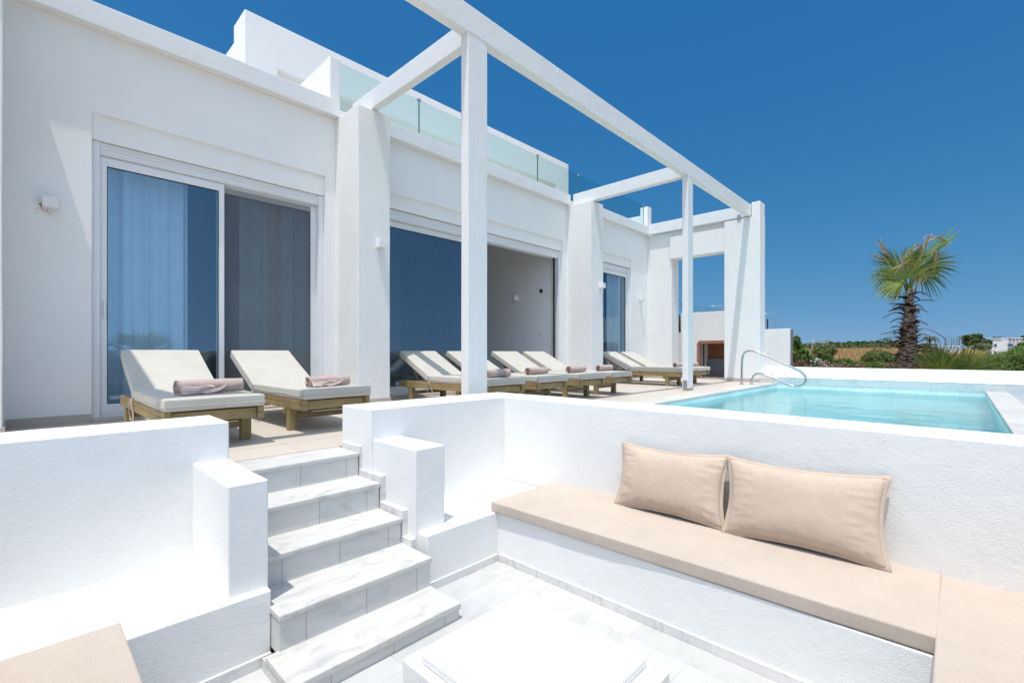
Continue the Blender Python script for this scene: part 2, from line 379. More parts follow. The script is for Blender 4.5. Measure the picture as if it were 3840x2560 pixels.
def spot(px,py,d):
    """world point seen at photo pixel (3840 wide) at a given distance along the view: used once to survey the landscape"""
    u=(px-1920)/1761.2; v=(1322.7-py)/1761.2
    fx,fy=math.cos(A0),math.sin(A0); rx,ry=math.sin(A0),-math.cos(A0)
    return Vector(((fx+u*rx)*d,(fy+u*ry)*d,H+v*d))
# ================================================================ SETTING
# terrain
def hgt(x,y):
    d=math.hypot(x,y)
    q=y/max(x,1) if x>0 else .1
    s=max(0,min(1,(q+.02)/.10)); s=s*s*(3-2*s)
    base=max(0,d-22)*.0122*s
    if d>190: base=base*1.0+ (d-190)*.002
    return -.02+base+ (noise.noise(Vector((x*.05,y*.05,0)))*.12 if d>22 else 0)
def terrain():
    bm=nb()
    def lines(lo,hi,fixed,dense):
        s=set(fixed); v=dense[0]
        while v<=dense[1]: s.add(round(v,3)); v+=dense[2]
        v=dense[1]; st=dense[2]
        while v<hi: st*=1.18; v+=st; s.add(round(min(v,hi),3))
        v=dense[0]; st=dense[2]
        while v>lo: st*=1.18; v-=st; s.add(round(max(v,lo),3))
        return sorted(s)
    xs=lines(-500,1500,[-8,12.6],(-8,60,2)); ys=lines(-900,900,[-3,14],(-30,40,2))
    vm={}
    for i,x in enumerate(xs):
        for j,y in enumerate(ys): vm[i,j]=bm.verts.new((x,y,hgt(x,y)))
    for i in range(len(xs)-1):
        for j in range(len(ys)-1):
            if xs[i]>=-8 and xs[i+1]<=12.6 and ys[j]>=-3 and ys[j+1]<=14: continue
            bm.faces.new((vm[i,j],vm[i+1,j],vm[i+1,j+1],vm[i,j+1]))
    for v in [v for v in bm.verts if not v.link_faces]: bm.verts.remove(v)
    return bm
struct('field_ground',terrain(),'field',smooth=True)
# terrace floor pieces (top z=0) round the sunken patio and the pool
WX0,WX1=-.37,2.90        # patio inner x (walls start here)
bm=nb()
box(bm,-8,14.5,3.284,3.655,-.3,0)
box(bm,-8,14.5,3.662,14,-.3,0)          # joint line between the two
box(bm,-8,14.5,3.655,3.662,-.3,-.006)
struct('terrace_floor',bm,'terrace')
struct('west_ground',Bx(-8,-.80,-3,3.284,-.3,-.004),'terrace')
struct('patio_floor',Bx(-.8,3.2,-1.1,3.2,-.85,-.735),'patio')
struct('south_paving',Bx(3.30,12.6,-3,-.61,-.5,-.12),'paving')
struct('garden_soil',Bx(12.4,19.5,-3.2,3.6,-.3,.17),'soil')
struct('entrance_paving',Bx(-.80,3.3,-3,-1.10,-.5,-.004),'terrace')
# ---------------------------------------------------------------- pool
pool=thing('swimming_pool','rectangular swimming pool with turquoise water behind the white bench wall','pool',(7.5,1.3,0))
bm=nb()
PX0,PX1,PY0,PY1=3.50,11.70,-.33,2.95
def inner(bm,x0,x1,y0,y1,z0,z1):
    quad(bm,(x0,y0,z0),(x1,y0,z0),(x1,y1,z0),(x0,y1,z0))
    quad(bm,(x0,y0,z0),(x0,y0,z1),(x1,y0,z1),(x1,y0,z0))
    quad(bm,(x0,y1,z0),(x1,y1,z0),(x1,y1,z1),(x0,y1,z1))
    quad(bm,(x0,y0,z0),(x0,y1,z0),(x0,y1,z1),(x0,y0,z1))
    quad(bm,(x1,y0,z0),(x1,y0,z1),(x1,y1,z1),(x1,y1,z0))
inner(bm,PX0,PX1-.003,PY0,PY1,-1.25,-.035)
# steps at the far end under the rail
o=obj('basin',bm,'basin',pool,smooth='raw')
bm=nb(); box(bm,3.30,11.697,2.95,3.281,-.035,.004,.004,1)
obj('coping',bm,'coping',pool)
bm=nb(); box(bm,3.30,11.697,-.61,-.33,-.035,.004,.004,1)
obj('coping',bm,'coping',pool)
bm=nb(); box(bm,3.30,11.69,-.60,-.34,-.3,-.036)
obj('pool_wall',bm,'plaster',pool)
bm=nb(); nx_,ny_=230,94; vm={}
for i in range(nx_+1):
    for j in range(ny_+1):
        x=PX0+(PX1-.004-PX0)*i/nx_; y=PY0+(PY1-PY0)*j/ny_
        calm=.35+.65*max(0,min(1,.5+1.2*noise.noise(Vector((x*.5,y*.5,7)))))
        h=(noise.noise(Vector((x*2.2+3,y*1.5,0)))*.010+noise.noise(Vector((x*5.5,y*3.2+noise.noise(Vector((x,y,2)))*2,5)))*.0052+noise.noise(Vector((x*12,y*7,9)))*.0016)*calm
        vm[i,j]=bm.verts.new((x,y,-.095+h))
for i in range(nx_):
    for j in range(ny_): bm.faces.new((vm[i,j],vm[i+1,j],vm[i+1,j+1],vm[i,j+1]))
w=obj('pool_water',bm,'water',smooth=True); w['kind']='structure'
# far pool wall: tiled foot, ledge, upper wall
fw=thing('pool_end_wall','long low white wall with tiled foot and ledge at the far end of the pool','wall',(12,0,0))
bm=nb(); pbox(bm,11.70,12.18,-3.0,3.30,-.3,.135,.006,.0015,.4); obj('tiled_ledge',bm,'pooltile',fw,smooth=True,wn=True)
bm=nb(); pbox(bm,12.12,12.40,-3.2,3.9,-.3,.357,.008,.003,.4); obj('upper_wall',bm,'plaster',fw,smooth=True,wn=True)
bm=nb(); pbox(bm,11.697,12.17,-2.998,3.299,.136,.143,.003,.0008,.5); obj('ledge_cap',bm,'plaster_wall',fw,smooth=True,wn=True)
sg=thing('depth_sign','small white plate with number 150 on the low pillar foot behind the pool handrail','sign',(11.69,3.15,.05))
obj('plate',Bx(11.682,11.696,3.012,3.31,.095,.215,.002,1),'signplate',sg)
obj('marble_panel',Bx(11.684,11.696,3.03,3.31,.008,.092,.002,1),'coping',sg)
cu=bpy.data.curves.new('number','FONT'); cu.body='150'; cu.size=.085; cu.extrude=.0006; cu.align_x='CENTER'; cu.align_y='CENTER'
to=bpy.data.objects.new('number_tmp',cu); C.objects.link(to)
bpy.context.view_layer.update()
me=bpy.data.meshes.new_from_object(to); bpy.data.objects.remove(to)
no=bpy.data.objects.new('number',me); C.objects.link(no); me.materials.clear(); me.materials.append(M['ink'])
no.parent=sg; no.matrix_parent_inverse=Matrix.Translation(-Vector(sg.location))
no.location=(11.6805,3.155,.160); no.rotation_euler=(R(90),0,R(-90))
# handrail
hr=thing('pool_handrail','curved polished steel handrail at the edge of the pool','handrail',(10.8,3.3,0))
pts=[(3.418,0),(3.412,.25),(3.407,.50),(3.385,.62),(3.33,.70),(3.235,.722),(3.13,.705),(3.0,.652),(2.7,.505),(2.42,.372),(2.30,.30),(2.225,.21),(2.215,.13),(2.25,.055),(2.33,.008),(2.43,.005),(2.55,.05),(2.75,.142),(2.9,.205),(3.0,.235),(3.09,.238),(3.16,.205),(3.20,.13),(3.214,.06),(3.214,0)]
bm=nb(); tube(bm,smoothpath([(10.8,y,z) for y,z in pts],4),.024,12); obj('rail',bm,'steel',hr,smooth=True)
for y in (3.418,3.214):
    bm=nb(); bmesh.ops.create_cone(bm,cap_ends=True,segments=20,radius1=.048,radius2=.042,depth=.012,matrix=Matrix.Translation((10.8,y,.012))); obj('floor_flange',bm,'steel',hr)
# ---------------------------------------------------------------- sunken patio walls & benches
pw=thing('patio_wall','low white plastered wall left of the steps, in front of the loungers','wall',(0,3,0))
obj('wall_body',Pb(-.8,.805,2.93,3.32,-.9,.300,.008,.0035,.14,seed=1),'plaster',pw,smooth=True,wn=True)
obj('block',Pb(.632,.800,2.33,2.96,-.9,.095,.008,.0045,.10,seed=2),'plaster',pw,smooth=True,wn=True)
pw2=thing('patio_wall','low white plastered L-shaped wall right of the steps with the beige cushion bench against it','wall',(3,3,0))
def lwall():
    bm=nb(); zt=.298
    pbox(bm,1.632,3.24,2.865,3.275,-.9,zt,.008,.0035,.14,seed=3)
    pbox(bm,2.915,3.268,-1.10,2.90,-.9,zt-.0025,.008,.0035,.14,seed=3)
    return bm
obj('wall_body',lwall(),'plaster',pw2,smooth=True,wn=True)
obj('block',Pb(1.650,1.872,2.375,3.0,-.9,.093,.008,.0045,.10,seed=4),'plaster',pw2,smooth=True,wn=True)
pw3=thing('patio_wall','low white plastered wall closing the sunken patio on the camera side','wall',(-.5,-1,0))
bm=nb(); pbox(bm,-.80,-.37,-1.1,2.95,-.9,.297,.008,.0035,.3,seed=5); pbox(bm,-.79,2.92,-1.1,-.65,-.9,.295,.008,.0035,.3,seed=6)
obj('wall_body',bm,'plaster',pw3,smooth=True,wn=True)
zs=-.404
b1=thing('masonry_bench','white masonry bench left of the steps, with the bare seat and the cushion corner','bench',(0,2.5,zs))
bm=nb(); pbox(bm,-.38,.799,2.283,2.95,-.9,zs,.008,.0035,.12,seed=7); obj('seat',bm,'plaster',b1,smooth=True,wn=True)
bm=nb(); pbox(bm,-.38,.245,-.1,2.30,-.9,zs-.003,.008,.0035,.15,seed=8); obj('seat_return',bm,'plaster',b1,smooth=True,wn=True)
b2=thing('masonry_bench','white masonry bench right of the steps, running round the corner under the long beige cushion','bench',(2.5,2.5,zs))
bm=nb(); pbox(bm,1.668,2.90,2.283,2.90,-.9,zs,.008,.0035,.12,seed=9); obj('seat',bm,'plaster',b2,smooth=True,wn=True)
bm=nb(); pbox(bm,2.262,2.95,-.66,2.30,-.9,zs-.003,.008,.0035,.12,seed=10); obj('seat_return',bm,'plaster',b2,smooth=True,wn=True)
bm=nb(); pbox(bm,.235,2.30,-.66,.05,-.9,zs-.005,.008,.0035,.15,seed=11); obj('seat_return',bm,'plaster',b2,smooth=True,wn=True)
# skirting boards of marble
def skirt(pts,parent,name='skirting',z0=-.735,h=.05,t=.009):
    bm=nb()
    for (x0,y0,x1,y1) in pts: box(bm,min(x0,x1),max(x0,x1),min(y0,y1),max(y0,y1),z0,z0+h,.0015,1)
    return obj(name,bm,'skirt',parent)
skirt([(2.251,.06,2.262+.004,2.275)],b2); skirt([(1.62,2.272,2.2505,2.287)],b2); skirt([(.25,2.272,.795,2.287)],b1); skirt([(.24,.06,.256,2.271)],b1)
# ---------------------------------------------------------------- staircase
st=thing('staircase','five pale marble steps with grey veins leading up to the terrace','stairs',(1.2,2.5,-.735))
XR=1.640; xl=.79
steps=[(-.004,2.985,3.288,.70,1.614,.028),(-.160,2.715,3.01,.70,1.614,.03),(-.325,2.462,2.74,.70,1.614,.03),(-.481,2.172,2.48,.792,1.622,.03),(-.646,1.920,2.20,.742,1.622,.034)]
for i,(z,y0,y1,x0,x1,t) in enumerate(steps):
    bm=nb(); pbox(bm,x0,x1,y0,y1,z-t,z,.006,.0012,.12,seed=20+i); obj('tread',bm,'marble',st,smooth=True,wn=True)
    zl=(steps[i+1][0] if i<4 else -.735)
    bm=nb(); box(bm,x0+.006,x1-.004,y0+.012,y1+.05,zl-.02,z-t+.001); o=obj('riser',bm,'riser',st)
# stepped skirting on the right hand side
bm=nb(); sk=[]
tx=(1.616,1.653)
for i,(z,y0,y1,x0,x1,t) in enumerate(steps[:4]):
    yb=steps[i-1][1]+.012 if i>0 else 3.25
    ya=y0
    if i==3: ya=2.375
    hh=.042
    box(bm,tx[0],tx[1],ya-.0,yb+(.04 if i else 0),z-.02,z+hh,.002,1)
    if i<3: box(bm,tx[0]+.0015,tx[1]-.001,ya+.0015,ya+.04,steps[i+1][0]-.01,z+hh-.0015,.002,1)
obj('stepped_skirting',bm,'skirt',st)
# ---------------------------------------------------------------- coffee table
ct=thing('coffee_table','low white masonry table with a white slab on top in the sunken patio','table',(1.2,1,-.735))
obj('base',Pb(.918,1.50,.700,1.400,-.80,-.380,.008,.0035,.08,seed=31),'plaster',ct,smooth=True,wn=True)
obj('table_top',Bx(.948,1.464,.765,1.330,-.377,-.349,.003,2),'plaster_wall',ct)
# ---------------------------------------------------------------- cushions
def cushion(x0,x1,y0,y1,z0,z1,wave=.004,seed=0,bev=.008):
    b=nb(); pbox(b,x0,x1,y0,y1,z0,z1,bev,0,.09)
    for v in b.verts:
        n=noise.noise_vector(Vector((v.co.x*2.3+seed,v.co.y*2.3,v.co.z*3)))
        # bulge of the top
        u=(v.co.x-x0)/(x1-x0); w=(v.co.y-y0)/(y1-y0)
        e=min(1,min(u,1-u)*(x1-x0)/.12)*min(1,min(w,1-w)*(y1-y0)/.12)
        if v.co.z>z1-.02: v.co.z+=.007*e
        v.co+=Vector((n.x,n.y,n.z*.35))*wave
    return b
def subs(o,l=1):
    m=o.modifiers.new('ss','SUBSURF'); m.levels=l; m.render_levels=l; m.subdivision_type='CATMULL_CLARK'
bm=cushion(2.240,2.935,.058,2.325,zs+.002,-.336,.003,1)
for v in bm.verts:
    k=(2.935-v.co.x)/.695; v.co.x+=k*(-.012+.038*max(0,1-v.co.y/2.325))
c=obj('seat_cushion',bm,'beige',smooth=True,wn=True)

tag(c,'long beige seat cushion on the bench under the two throw pillows','cushion','beige bench cushions')
c=obj('seat_cushion',cushion(.28,2.935,-.63,.062,zs+.002,-.336,.003,2),'beige',smooth=True,wn=True)
tag(c,'beige seat cushion in the bottom right corner, abutting the end of the long cushion','cushion','beige bench cushions')
c=obj('seat_cushion',cushion(-.37,.262,-.6,2.270,zs+.002,-.322,.004,3),'beige',smooth=True,wn=True)
tag(c,'beige seat cushion in the bottom left corner on the bench left of the steps','cushion','beige bench cushions')
def pillow(w,h,th,seed):
    """plump pillow with a stitched flange, local: x width, z height, y thickness"""
    n,m=56,34; bm=nb()
    rn=random.Random(seed)
    def pt(i,j,s):
        u=2*i/n-1; v=2*j/m-1
        pin=.085; x=u*w/2*(1-pin*(1-v*v)*(u*u)); z=v*h/2*(1-pin*1.6*(1-u*u)*(v*v))
        a=max(0,1-abs(u)**2.6)**.55; b=max(0,1-abs(v)**2.4)**.6
        t=th/2*(a*b)
        ed=max(abs(u),abs(v))
        # radiating creases near the edges
        if ed>.55 and ed<1:
            k=(ed-.55)/.45; k=k*(1-k)*4
            tt=(v*h if abs(u)>abs(v) else u*w)
            t+=k*.0055*noise.noise(Vector((tt*26,seed,ed*3)))*2.2*(1-.5*k)
        t+=.004*noise.noise(Vector((x*9,z*9,seed)))*a*b
        # corners
        return Vector((x,s*t,z))
    def fl(i,j): # flange
        u=2*i/n-1; v=2*j/m-1
        x=u*w/2*(1-.085*(1-v*v)*(u*u)); z=v*h/2*(1-.136*(1-u*u)*(v*v))
        d=Vector((u if abs(u)==1 else 0,0,v if abs(v)==1 else 0))*.014
        return Vector((x,0,z))+d+Vector((0,.006*noise.noise(Vector((x*14,z*14,seed))),0))
    g={}
    for s in (1,-1):
        for i in range(n+1):
            for j in range(m+1):
                e=(i in(0,n) or j in(0,m))
                if e and s==-1: g[s,i,j]=g[1,i,j]
                else: g[s,i,j]=bm.verts.new(pt(i,j,s) if not e else pt(i,j,0))
        for i in range(n):
            for j in range(m):
                f=[g[s,i,j],g[s,i+1,j],g[s,i+1,j+1],g[s,i,j+1]]
                if s==1: f=f[::-1]
                if len(set(f))==4: bm.faces.new(f)
    ring=[(i,0) for i in range(n)]+[(n,j) for j in range(m)]+[(i,m) for i in range(n,0,-1)]+[(0,j) for j in range(m,0,-1)]
    fv=[]; fi=[]
    for (i,j) in ring:
        p=pt(i,j,0)*.978; fi.append((bm.verts.new(p+Vector((0,.003,0))),bm.verts.new(p-Vector((0,.003,0)))))
    for (i,j) in ring:
        p=fl(i,j); fv.append((bm.verts.new(p+Vector((0,.002,0))),bm.verts.new(p-Vector((0,.002,0)))))
    for k in range(len(ring)):
        k2=(k+1)%len(ring)
        for q in (0,1): bm.faces.new((fi[k][q],fi[k2][q],fv[k2][q],fv[k][q]))
        bm.faces.new((fv[k][0],fv[k2][0],fv[k2][1],fv[k][1]))
    return bm
def place_pillow(yc,w,h,th,seed,label,xb,xt,zbot,tilt=0,yaw=0):
    bm=pillow(w,h,th,seed); ang=math.atan2(xt-xb,h)
    # local x -> -Y world (right in the picture), local y -> -X (towards the patio), z up, leaning back
    Mx=Matrix.Translation((xb,yc,zbot))@Matrix.Rotation(yaw,4,'Z')@Matrix.Rotation(ang,4,'Y')@Matrix.Rotation(tilt,4,'X')@Matrix.Translation((0,0,h/2))@Matrix(((0,-1,0,0),(-1,0,0,0),(0,0,1,0),(0,0,0,1)))
    bm.transform(Mx)
    o=obj('throw_pillow',bm,'pillowf',smooth=True); tag(o,label,'pillow','throw pillows on the bench')
place_pillow(1.318,.695,.405,.15,3,'left beige throw pillow leaning on the bench wall, nearer the steps',2.755,2.872,-.325,R(-1.0),R(0))
place_pillow(.600,.725,.415,.155,8,'right beige throw pillow leaning on the bench wall, the larger one',2.750,2.870,-.325,R(-.6),R(2.5))
# ================================================================ VILLA
vil=thing('villa','white modern villa with square pillars, sliding doors and a roof terrace','building',(6,8,0))
YW=6.15
def vp(name,bm,m='plaster_wall',**k): return obj(name,bm,m,vil,smooth=True,wn=True,**k)
def wall_front():
    bm=nb(); holes=((.49,2.832,3.045),(3.50,8.03,3.075),(9.60,10.925,3.09))
    def seg(a,b,st): n=max(1,int(round((b-a)/st))); return [a+(b-a)*k/n for k in range(n)]
    xe=[-6,.49,2.832,3.50,8.03,9.60,10.925,12.10]; xs=[]
    for a,b in zip(xe,xe[1:]): xs+=seg(a,b,.3)
    xs.append(12.10); ze=[-.2,3.045,3.075,3.09,3.998]; zz=[]
    for a,b in zip(ze,ze[1:]): zz+=seg(a,b,.3)
    zz.append(3.998); vm={}
    for a,x in enumerate(xs):
        for b,z in enumerate(zz):
            n=noise.noise_vector(Vector((x*1.1,z*1.1,4)))*.0035+noise.noise_vector(Vector((x*5,z*5,9)))*.0012
            vm[a,b]=bm.verts.new((x+n.x,YW+n.y,z+n.z))
    for a in range(len(xs)-1):
        for b in range(len(zz)-1):
            mx=(xs[a]+xs[a+1])/2; mz=(zz[b]+zz[b+1])/2
            if any(h[0]<mx<h[1] and mz<h[2] for h in holes): continue
            bm.faces.new((vm[a,b],vm[a+1,b],vm[a+1,b+1],vm[a,b+1]))
    for v in [v for v in bm.verts if not v.link_faces]: bm.verts.remove(v)
    r=bmesh.ops.extrude_face_region(bm,geom=bm.faces[:]); vs=[g for g in r['geom'] if isinstance(g,bmesh.types.BMVert)]
    bmesh.ops.translate(bm,vec=(0,.30,0),verts=vs)
    return bm
obj('wall',wall_front(),'plaster_wall',vil,smooth=False)
for a_,b_,c_,d_ in ((.480,2.842,2.79,3.06),(3.49,8.04,2.86,3.09),(9.59,10.93,2.875,3.11)):
    obj('door_lintel',Bx(a_,b_,YW+.035,YW+.298,c_,d_),'plaster_wall',vil)
bm=nb(); box(bm,-6,12.1,6.44,13.5,3.70,3.96); vp('roof_slab',bm,'plaster_wall')
bm=nb(); box(bm,-6,12.10,13.2,13.5,-.2,3.7); box(bm,11.85,12.095,6.44,13.2,-.2,3.7); box(bm,-6,-5.8,6.44,13.2,-.2,3.7)
vp('outer_wall',bm)
for x0,x1,y0,sd in ((-.55,-.09,5.53,1),(2.972,3.432,5.53,2),(8.165,8.625,5.52,3),(11.80,12.22,5.46,4)):
    vp('pillar',Pb(x0,x1,y0,YW+.01,-.1,3.842,.008,.0035,.22,seed=50+sd),'plaster')
vp('pillar',Pb(11.71,12.10,3.31,4.10,-.1,3.845,.008,.0035,.22,seed=60),'plaster')
vp('pillar_top',Pb(11.713,12.097,3.312,3.490,3.83,4.165,.012,.003,.2,seed=61),'plaster')
vp('lintel_recess',Bx(11.83,12.0,4.08,5.48,3.69,3.87),'plaster_wall')
vp('lintel',Pb(11.74,12.06,4.08,5.48,3.13,3.70,.010,.003,.25,seed=62),'plaster')
# stone skirting of walls and pillars
def sk(x0,x1,y0,y1): obj('stone_skirting',Bx(x0,x1,y0,y1,-.01,.086,.0015,1),'stone_skirt',vil)
sk(-.085,.486,YW-.012,YW+.01); sk(2.962,3.442,5.518,5.54); sk(2.961,2.975,5.53,YW); sk(-.56,-.078,5.518,5.54); sk(-.094,-.080,5.541,YW)
sk(8.155,8.635,5.508,5.53); sk(8.154,8.168,5.53,YW); sk(11.788,12.24,5.448,5.47); sk(11.789,11.803,5.47,YW)
sk(11.698,11.713,3.31,4.11); sk(11.70,12.112,4.098,4.112); sk(8.63,9.6,YW-.012,YW+.01); sk(10.93,11.79,YW-.012,YW+.01); sk(3.44,3.5,YW-.012,YW+.01); sk(8.04,8.155,YW-.012,YW+.01)
bm=nb(); box(bm,.49,2.832,6.10,6.45,-.02,.028,.003,1); box(bm,3.5,8.03,6.10,6.45,-.02,.028,.003,1); box(bm,9.6,10.925,6.10,6.45,-.02,.028,.003,1)
obj('door_sill',bm,'stone_skirt',vil)
# roof terrace: pier, parapets
vp('roof_pier',Pb(2.92,3.06,6.20,6.40,3.9,4.722,.008,.003,.2,seed=70),'plaster')
vp('roof_parapet',Pb(2.924,3.056,6.38,10.0,3.9,4.718,.008,.003,.3,seed=71),'plaster')
bm=nb(); pbox(bm,11.95,12.12,6.42,12,3.9,4.50,.012,.003,.4,seed=72); vp('roof_parapet',bm,'plaster')
vp('roof_pier',Pb(11.90,12.13,6.20,6.42,3.9,4.70,.012,.003,.3,seed=73),'plaster')
bm=nb(); pbox(bm,3.0,12.0,6.17,6.40,3.95,4.015,.008,.002,.4,seed=74); vp('roof_kerb',bm,'plaster_wall')
# upper pavilion with a wide opening
up=nb()
def ub(*a): pbox(up,*a,bev=.012,amp=.004,step=.5,seed=80)
Y2=10.0
ub(3.01,13.39,Y2,Y2+.3,6.43,7.32)         # front lintel
ub(3.01,3.62,Y2,Y2+.3,3.9,6.44); ub(12.70,13.385,Y2,Y2+.3,3.9,6.44)
ub(3.012,3.3,Y2+.29,Y2+.69,3.9,7.318); ub(3.013,3.3,Y2+.68,14.5,3.9,6.98)
ub(13.09,13.387,Y2+.29,14.5,3.9,7.31)
ub(3.25,13.1,14.2,14.5,3.9,7.3)
vp('upper_storey',up,'plaster_wall')
bm=nb(); box(bm,3.28,13.12,Y2+.28,14.3,6.42,6.62); vp('upper_ceiling',bm,'plaster_wall')
# room partitions and room shell
bm=nb(); box(bm,8.0,8.12,6.44,12.5,0,3.7); obj('room_partition',bm,'room',vil)
bm=nb(); box(bm,3.2,3.3,6.44,12.5,0,3.7); obj('room_wall',bm,'room',vil); bm=nb(); box(bm,3.3,8.0,12.3,12.5,0,3.7); obj('room_wall',bm,'room',vil); bm=nb(); box(bm,8.12,11.85,9.5,9.6,0,3.7); obj('room_wall',bm,'room',vil); bm=nb(); box(bm,-5.8,3.2,10,10.1,0,3.7); obj('room_wall',bm,'room',vil)
bm=nb(); box(bm,-5.8,11.85,6.44,13.2,.002,.03); obj('room_floor',bm,'roomfloor',vil)
# fascia beams between the pillars
for x0,x1 in ((-.10,2.985),(3.42,8.17),(8.61,11.80)):
    bm=nb(); pbox(bm,x0,x1,6.045,YW-.002,3.852,4.068,.006,.0025,.5,seed=int(x1)); obj('fascia_beam',bm,'beam_x',vil,smooth=True,wn=True)
bm=nb(); pbox(bm,-6,-.5,6.045,YW-.002,3.852,4.068,.006,.0025,.5); obj('fascia_beam',bm,'beam_x',vil,smooth=True,wn=True)
# ---- sliding doors
def door(x0,x1,z1,panes,label=None,shutter=.13,zt=None):
    """frame with guide rails, roller shutter box slats, sashes"""
    zt=z1+shutter; y=YW+.055
    f=nb()
    box(f,x0,x0+.065,y,y+.16,.028,zt,.003,1); box(f,x1-.065,x1,y,y+.16,.028,zt,.003,1)
    box(f,x0+.066,x1-.066,y+.04,y+.16,z1,z1+.03,.003,1); box(f,x0+.066,x1-.066,y+.03,y+.16,.028,.06,.003,1)
    d=obj('sliding_door',f,'alu',vil)
    s=nb()
    n=3; hh=(zt-z1-.03)/n
    for k in range(n):
        b=box(s,x0+.066,x1-.066,y+.012,y+.035,z1+.03+k*hh+.003,z1+.03+(k+1)*hh-.003,.006,2)
    box(s,x0+.066,x1-.066,y+.02,y+.028,z1+.01,zt)
    obj('roller_shutter',s,'alu',d)
    for (a,b,yy,kind,fw) in panes:
        sh=nb(); zb=.062; ztp=z1-.004; wq=fw; Y=y+yy
        box(sh,a,a+wq,Y,Y+.035,zb,ztp,.002,1); box(sh,b-wq,b,Y,Y+.035,zb,ztp,.002,1)
        box(sh,a+wq,b-wq,Y,Y+.035,ztp-.085,ztp,.002,1); box(sh,a+wq,b-wq,Y,Y+.035,zb,zb+.10,.002,1)
        so=obj('sash',sh,'alu',d)
        g=nb()
        t=.007
        for (p,q,r_,s_) in ((a+wq,a+wq+t,zb+.1,ztp-.085),(b-wq-t,b-wq,zb+.1,ztp-.085),(a+wq+t,b-wq-t,ztp-.092,ztp-.085),(a+wq+t,b-wq-t,zb+.10,zb+.107)):
            box(g,p,q,Y+.008,Y+.03,r_,s_)
        obj('gasket',g,'gasket',d)
        g=nb(); quad(g,(a+wq+.003,Y+.018,zb+.102),(b-wq-.003,Y+.018,zb+.102),(b-wq-.003,Y+.018,ztp-.088),(a+wq+.003,Y+.018,ztp-.088)); obj('glass_pane',g,'glass',d)
        if kind!='clear':
            q_=-.012 if kind=='screen' else .045
            g=nb(); quad(g,(a+wq,Y+q_,zb+.02),(b-wq,Y+q_,zb+.02),(b-wq,Y+q_,ztp-.02),(a+wq,Y+q_,ztp-.02)); obj('insect_screen',g,'screen',d)
    return d
d1=door(.492,2.830,2.655,[(.558,1.66,.035,'clear',.055),(1.60,2.764,.085,'screen',.075)])
bm=nb(); box(bm,.585,.600,6.195,6.235,1.02,1.20,.004,2); obj('handle',bm,'alu',d1)
d2=door(3.502,8.028,2.70,[(3.57,5.86,.085,'screen_in',.06)],shutter=.15)
bm=nb(); box(bm,7.86,7.885,6.25,6.285,.03,2.70); obj('guide_rail',bm,'gasket',d2)
d3=door(9.602,10.923,2.72,[(9.67,10.86,.035,'clear',.055)],shutter=.14)
# curtains (hang inside)
def curtain(x0,x1,y,z0,z1,wl,amp,seed):
    bm=nb(); n=int((x1-x0)/.012); ph=seed; prev=None
    for i in range(n+1):
        x=x0+(x1-x0)*i/n; k=noise.noise(Vector((x*1.5,seed,0)))
        yy=y+amp*math.sin(x/wl*2*PI+2.5*k+seed)+amp*.3*math.sin(x/wl*5.1*PI+seed)
        a=bm.verts.new((x,yy,z0)); b=bm.verts.new((x,yy+.004,z1))
        if prev: bm.faces.new((prev[0],a,b,prev[1]))
        prev=(a,b)
    return bm
o=obj('curtain',curtain(.45,1.36,6.52,.04,2.9,.17,.035,1.3),'curtain',smooth=True); tag(o,'pale drawn curtain hanging behind the left pane of the nearest sliding door','curtain')
o=obj('curtain',curtain(1.9,2.9,6.56,.04,2.9,.21,.03,4.1),'curtain_g',smooth=True); tag(o,'grey-beige curtain hanging behind the screened pane of the nearest sliding door','curtain')
o=obj('curtain',curtain(10.02,10.72,6.34,.04,2.9,.16,.03,2.2),'curtain_g',smooth=True); tag(o,'pale curtain hanging inside the far narrow sliding door','curtain')
# ---- wall lamps
lampgrp='square white wall lamps'
def wall_lamp(x,y,z,label,dz=0,s=.055):
    t=thing('wall_lamp',label,'wall lamp',(x,y,z),lampgrp)
    obj('lamp_body',Bx(x-s,x+s,y-.105,y-.018,z-.05,z+.05,.003,1),'lampwhite',t)
    obj('backplate',Bx(x-s+.012,x+s-.012,y-.02,y+.004,z-.04,z+.045,.002,1),'lampwhite',t)
    obj('diffuser',Bx(x-s+.008,x+s-.008,y-.097,y-.026,z-.056,z-.0495,.001,1),'signplate',t)
wall_lamp(.20,YW-.0,2.07,'white cube wall lamp with a rusty halo, on the wall left of the nearest door')
wall_lamp(3.262,5.53,2.10,'white cube wall lamp on the front of the first pillar, right of the nearest door')
wall_lamp(8.50,5.52,2.10,'white cube wall lamp on the second pillar, behind the four middle loungers')
wall_lamp(11.38,YW,2.12,'white cube wall lamp on the wall right of the far narrow door')
rs=nb()
for k in range(60):
    a=rnd.uniform(0,2*PI); rr=rnd.uniform(.02,.10)*rnd.random()**.4; cx=.20-.045+rr*math.cos(a)*.8; cz=2.035+rr*math.sin(a)
    q=rnd.uniform(.002,.007); quad(rs,(cx-q,YW-.006,cz-q),(cx+q,YW-.006,cz-q*.6),(cx+q*.7,YW-.006,cz+q),(cx-q,YW-.006,cz+q*.8))
o=obj('rust_stain',rs,'rust',vil)
t=thing('wall_lamp','white round wall lamp inside the open middle room','wall lamp',(8,8.0,2.0))
bm=nb(); bmesh.ops.create_cone(bm,cap_ends=True,segments=20,radius1=.055,radius2=.055,depth=.12,matrix=Matrix.Translation((7.92,7.44,1.95))); obj('lamp_body',bm,'lampwhite',t)
obj('backplate',Bx(7.96,7.998,7.41,7.47,1.92,1.98),'lampwhite',t)
o=obj('light_switch',Bx(7.990,7.999,6.66,6.78,1.05,1.13,.002,1),'lampwhite'); tag(o,'white light switch on the inner wall of the open middle room','switch')
